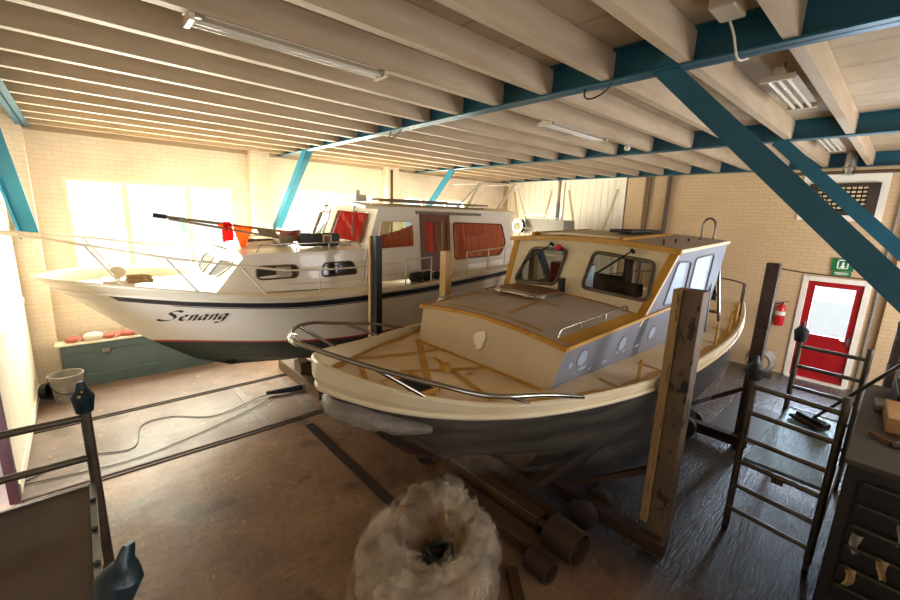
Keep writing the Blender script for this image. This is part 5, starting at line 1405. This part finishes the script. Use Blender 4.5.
for i, (x, y, z, l) in enumerate(((6.05, -.2, 1.485, 'grey tin at the front of the upper rack shelf'), (6.3, -.2, 1.485, 'grey tin in the middle of the upper rack shelf'), (6.05, -.22, 1.995, 'grey tin on top of the steel rack'), (6.6, -.2, 1.485, 'grey tin at the back of the upper rack shelf'))):
    o = thing('paint_tin', (x, y, z), l, 'tin', 'tins on the steel rack')
    MB().lathe((x, y, z), (0, 0, 1), [(0, 0), (.085, 0), (.085, .2), (.08, .205), (0, .205)], 18).build('tin_body', M['zinc'] if i % 2 else M['paper'], o, smooth=40)
    MB().lathe((x, y, z + .2), (0, 0, 1), [(.088, 0), (.088, .012), (0, .014)], 18).build('tin_lid', M['alu'], o, smooth=40)
tbox('tool_case', 6.15, -.7, 6.75, -.15, 1.995, 2.13, M['drawer'], 'dark tool case on top of the steel rack', 'case', .02, .015)

# broom lying against the tower platform
o = thing('floor_broom', (6.0, .35, .835), 'long-handled floor broom resting on the tower platform', 'broom')
MB().cyl((6.02, .37, .90), (4.55, -.14, 2.05), .015, 10).build('broom_handle', M['alu'], o, smooth=50)
MB().box((6.02, .37, .885), (.34, .10, .05), rz=.9).build('broom_head', M['black'], o, bevel=.01)
MB().cyl((5.92, .27, .91), (6.02, .36, .905), .03, 10).build('socket', M['steel'], o, smooth=40)
MB().box((5.98, .40, .858), (.36, .16, .035), rz=.9).build('bristles', M['rustd'], o, bevel=.012)
o = MB().bx(6.75, .75, 0, 8.3, 1.55, .008).build('floor_surface', paint('dark grey sheet', '45413f', '38342f', .55, 3)); tag(o, 'dark grey sheet on the floor behind the rusty post', 'mat')  # thin dark grey sheet laid on the floor

# hose coil by the post, right of the boat
o = thing('hose_reel', (10.25, 1.62, 0), 'grey coil of hose on the floor under the fire extinguisher', 'hose')
mb = MB()
for k in range(5):
    mb.tube([V((10.3 - .05 * k, 1.62 + (.24 - .012 * k) * math.cos(a), .30 + (.24 - .012 * k) * math.sin(a))) for a in [2 * PI * i / 30 for i in range(30)]], .028, 8, closed=True)
mb.build('coil', M['hose'], o, smooth=60)
MB().bx(10.1, 1.4, 0, 10.4, 1.85, .04).build('stand', M['rustd'], o)
o = MB().bx(8.9, 2.5, .0, 9.5, 3.1, .45).build('grey_tub', M['hose'], bevel=.05); tag(o, 'grey tub on the floor behind the stern of the primed boat', 'tub')

# ------------------------------------------------- corner chest and bucket
ch = thing('storage_chest', (.3, 9.0, 0), 'low dark green storage chest under the first window', 'chest')
MB().bx(-.44, 8.83, 0, 1.7, 9.04, .74).build('chest_body', M['green'], ch, bevel=.006)
MB().bx(-.44, 8.81, .60, 1.7, 8.83, .735).build('chest_lid_front', M['green'], ch, bevel=.004)
MB().bx(-.44, 8.80, 0, 1.7, 8.83, .2).build('plinth', M['green'], ch, bevel=.004)
MB().bx(-.50, 8.78, .74, 1.7, 9.04, .775).build('chest_top', M['white'], ch, bevel=.004)
MB().bx(.06, 8.79, .545, .17, 8.83, .61).build('handle', M['hose'], ch, bevel=.008)
for i, (x, w_, h_, mt, l) in enumerate(((-.25, .2, .05, 'pinkc', 'faded red folded cloth nearest the corner on the green chest'), (-.02, .22, .07, 'paper', 'white crumpled cloth on the green chest'), (.22, .24, .05, 'pinkc', 'faded red cloth beside the white one on the green chest'), (.5, .26, .06, 'pinkc', 'faded red cloth under the hull on the green chest'))):
    o = MB().sphere((x, 8.91, .775 + h_ * .7), 1, 16, sc=(w_ * .66, .12, h_ * 1.1)).build('folded_cloth', M[mt], smooth=60); tag(o, l, 'cloth', 'cloths on the green chest')
bk = thing('mortar_bucket', (-.40, 8.36, 0), 'grey mortar-caked bucket on the floor in the corner', 'bucket')
MB().lathe((-.40, 8.36, 0), (0, 0, 1), [(0, .01), (.16, .01), (.165, .0), (.20, .40), (.215, .40), (.215, .43), (.195, .43), (.155, .03), (0, .03)], 24).build('bucket_body', M['bucket'], bk, smooth=35)
MB().tube([V((-.40 + .21 * math.cos(a), 8.36 - .16 * math.sin(a) - .02, .41 - .26 * math.sin(a))) for a in [PI * i / 16 for i in range(17)]], .007, 6).build('bucket_handle', M['black'], bk, smooth=60)
o = MB().lathe((-.68, 8.50, .15), (.85, -.5, .15), [(0, 0), (.12, .0), (.14, .11), (.125, .11), (.10, .02), (0, .02)], 20).build('black_pot', M['black'], smooth=40); tag(o, 'black pot tipped on its side behind the bucket', 'pot')
SKY = 2.0
E_WIN = (1050, 920, 780); E_BAY = (170, 210, 12); E_DOOR = 170; E_SLIDE = 170; EXPO = .10
# ------------------------------------------------------- outside, light, camera
struct(MB().bx(-12, YL + .6, -.3, 24, YL + 14, -.2), 'ground_1', M['outside'], 'pale yard outside the windows', 'ground', loc=(0, 0, -.3))
struct(MB().bx(XB + .6, -10, -.3, XB + 14, YL + .5, -.2), 'ground_2', M['outside'], 'pale yard outside the red door', 'ground', loc=(0, 0, -.3))

w = bpy.data.worlds.new('sky'); bpy.context.scene.world = w; w.use_nodes = True
bg = w.node_tree.nodes['Background']; bg.inputs[0].default_value = lin('eef3fb'); bg.inputs[1].default_value = SKY
def area(name, loc, rot, sx, sy, col, e, spread=180):
    l = bpy.data.lights.new(name, 'AREA'); l.shape = 'RECTANGLE'; l.size = sx; l.size_y = sy; l.color = col; l.energy = e; l.spread = math.radians(spread)
    o = bpy.data.objects.new(name, l); COL.objects.link(o); o.location = loc; o.rotation_euler = rot; return o
for k, (a, b, c, d) in enumerate(WIN):
    area('window_daylight', ((a + b) / 2, YL + .35, (c + d) / 2 + .1), (-PI / 2, 0, 0), b - a + .3, d - c + .3, (1, .88, .73), E_WIN[k])
for k, (a, b, c, d) in enumerate(WR):
    area('bay_daylight', ((a + b) / 2, YR - .35, (c + d) / 2), (PI / 2, 0, 0), b - a + .2, d - c + .2, (.95, .96, 1), E_BAY[k])
area('door_daylight', (XB + .4, .77, 1.45), (0, PI / 2, 0), 1.1, .7, (.62, .79, 1), E_DOOR)
area('slide_daylight', (XF - .6, 5.3, 1.7), (0, -PI / 2, 0), 2.8, .6, (.85, .93, 1), E_SLIDE)

cam = bpy.data.cameras.new('camera'); cam.sensor_width = 36; cam.lens = 407.55 / 900 * 36; cam.clip_start = .05
co = bpy.data.objects.new('camera', cam); COL.objects.link(co)
yaw, pit, rol = math.radians(47.71992106), math.radians(-11.79698605), math.radians(-1.99257722)
f = V((math.cos(pit) * math.cos(yaw), math.cos(pit) * math.sin(yaw), math.sin(pit))); r = V((math.sin(yaw), -math.cos(yaw), 0)); dn = f.cross(r)
c_, s_ = math.cos(rol), math.sin(rol); r2 = r * c_ + dn * s_; d2 = dn * c_ - r * s_
R = Matrix((r2, -d2, -f)).transposed()
co.matrix_world = Matrix.Translation((0, 0, 3.04)) @ R.to_4x4()
sc = bpy.context.scene; sc.camera = co
sc.view_settings.view_transform = 'Standard'; sc.view_settings.look = 'None'; sc.view_settings.gamma = 1; sc.view_settings.exposure = EXPO
sc.view_settings.use_curve_mapping = False
sc.cycles.max_bounces = 10; sc.cycles.diffuse_bounces = 5; sc.cycles.transparent_max_bounces = 12; sc.cycles.glossy_bounces = 4
sc.cycles.sample_clamp_indirect = 6
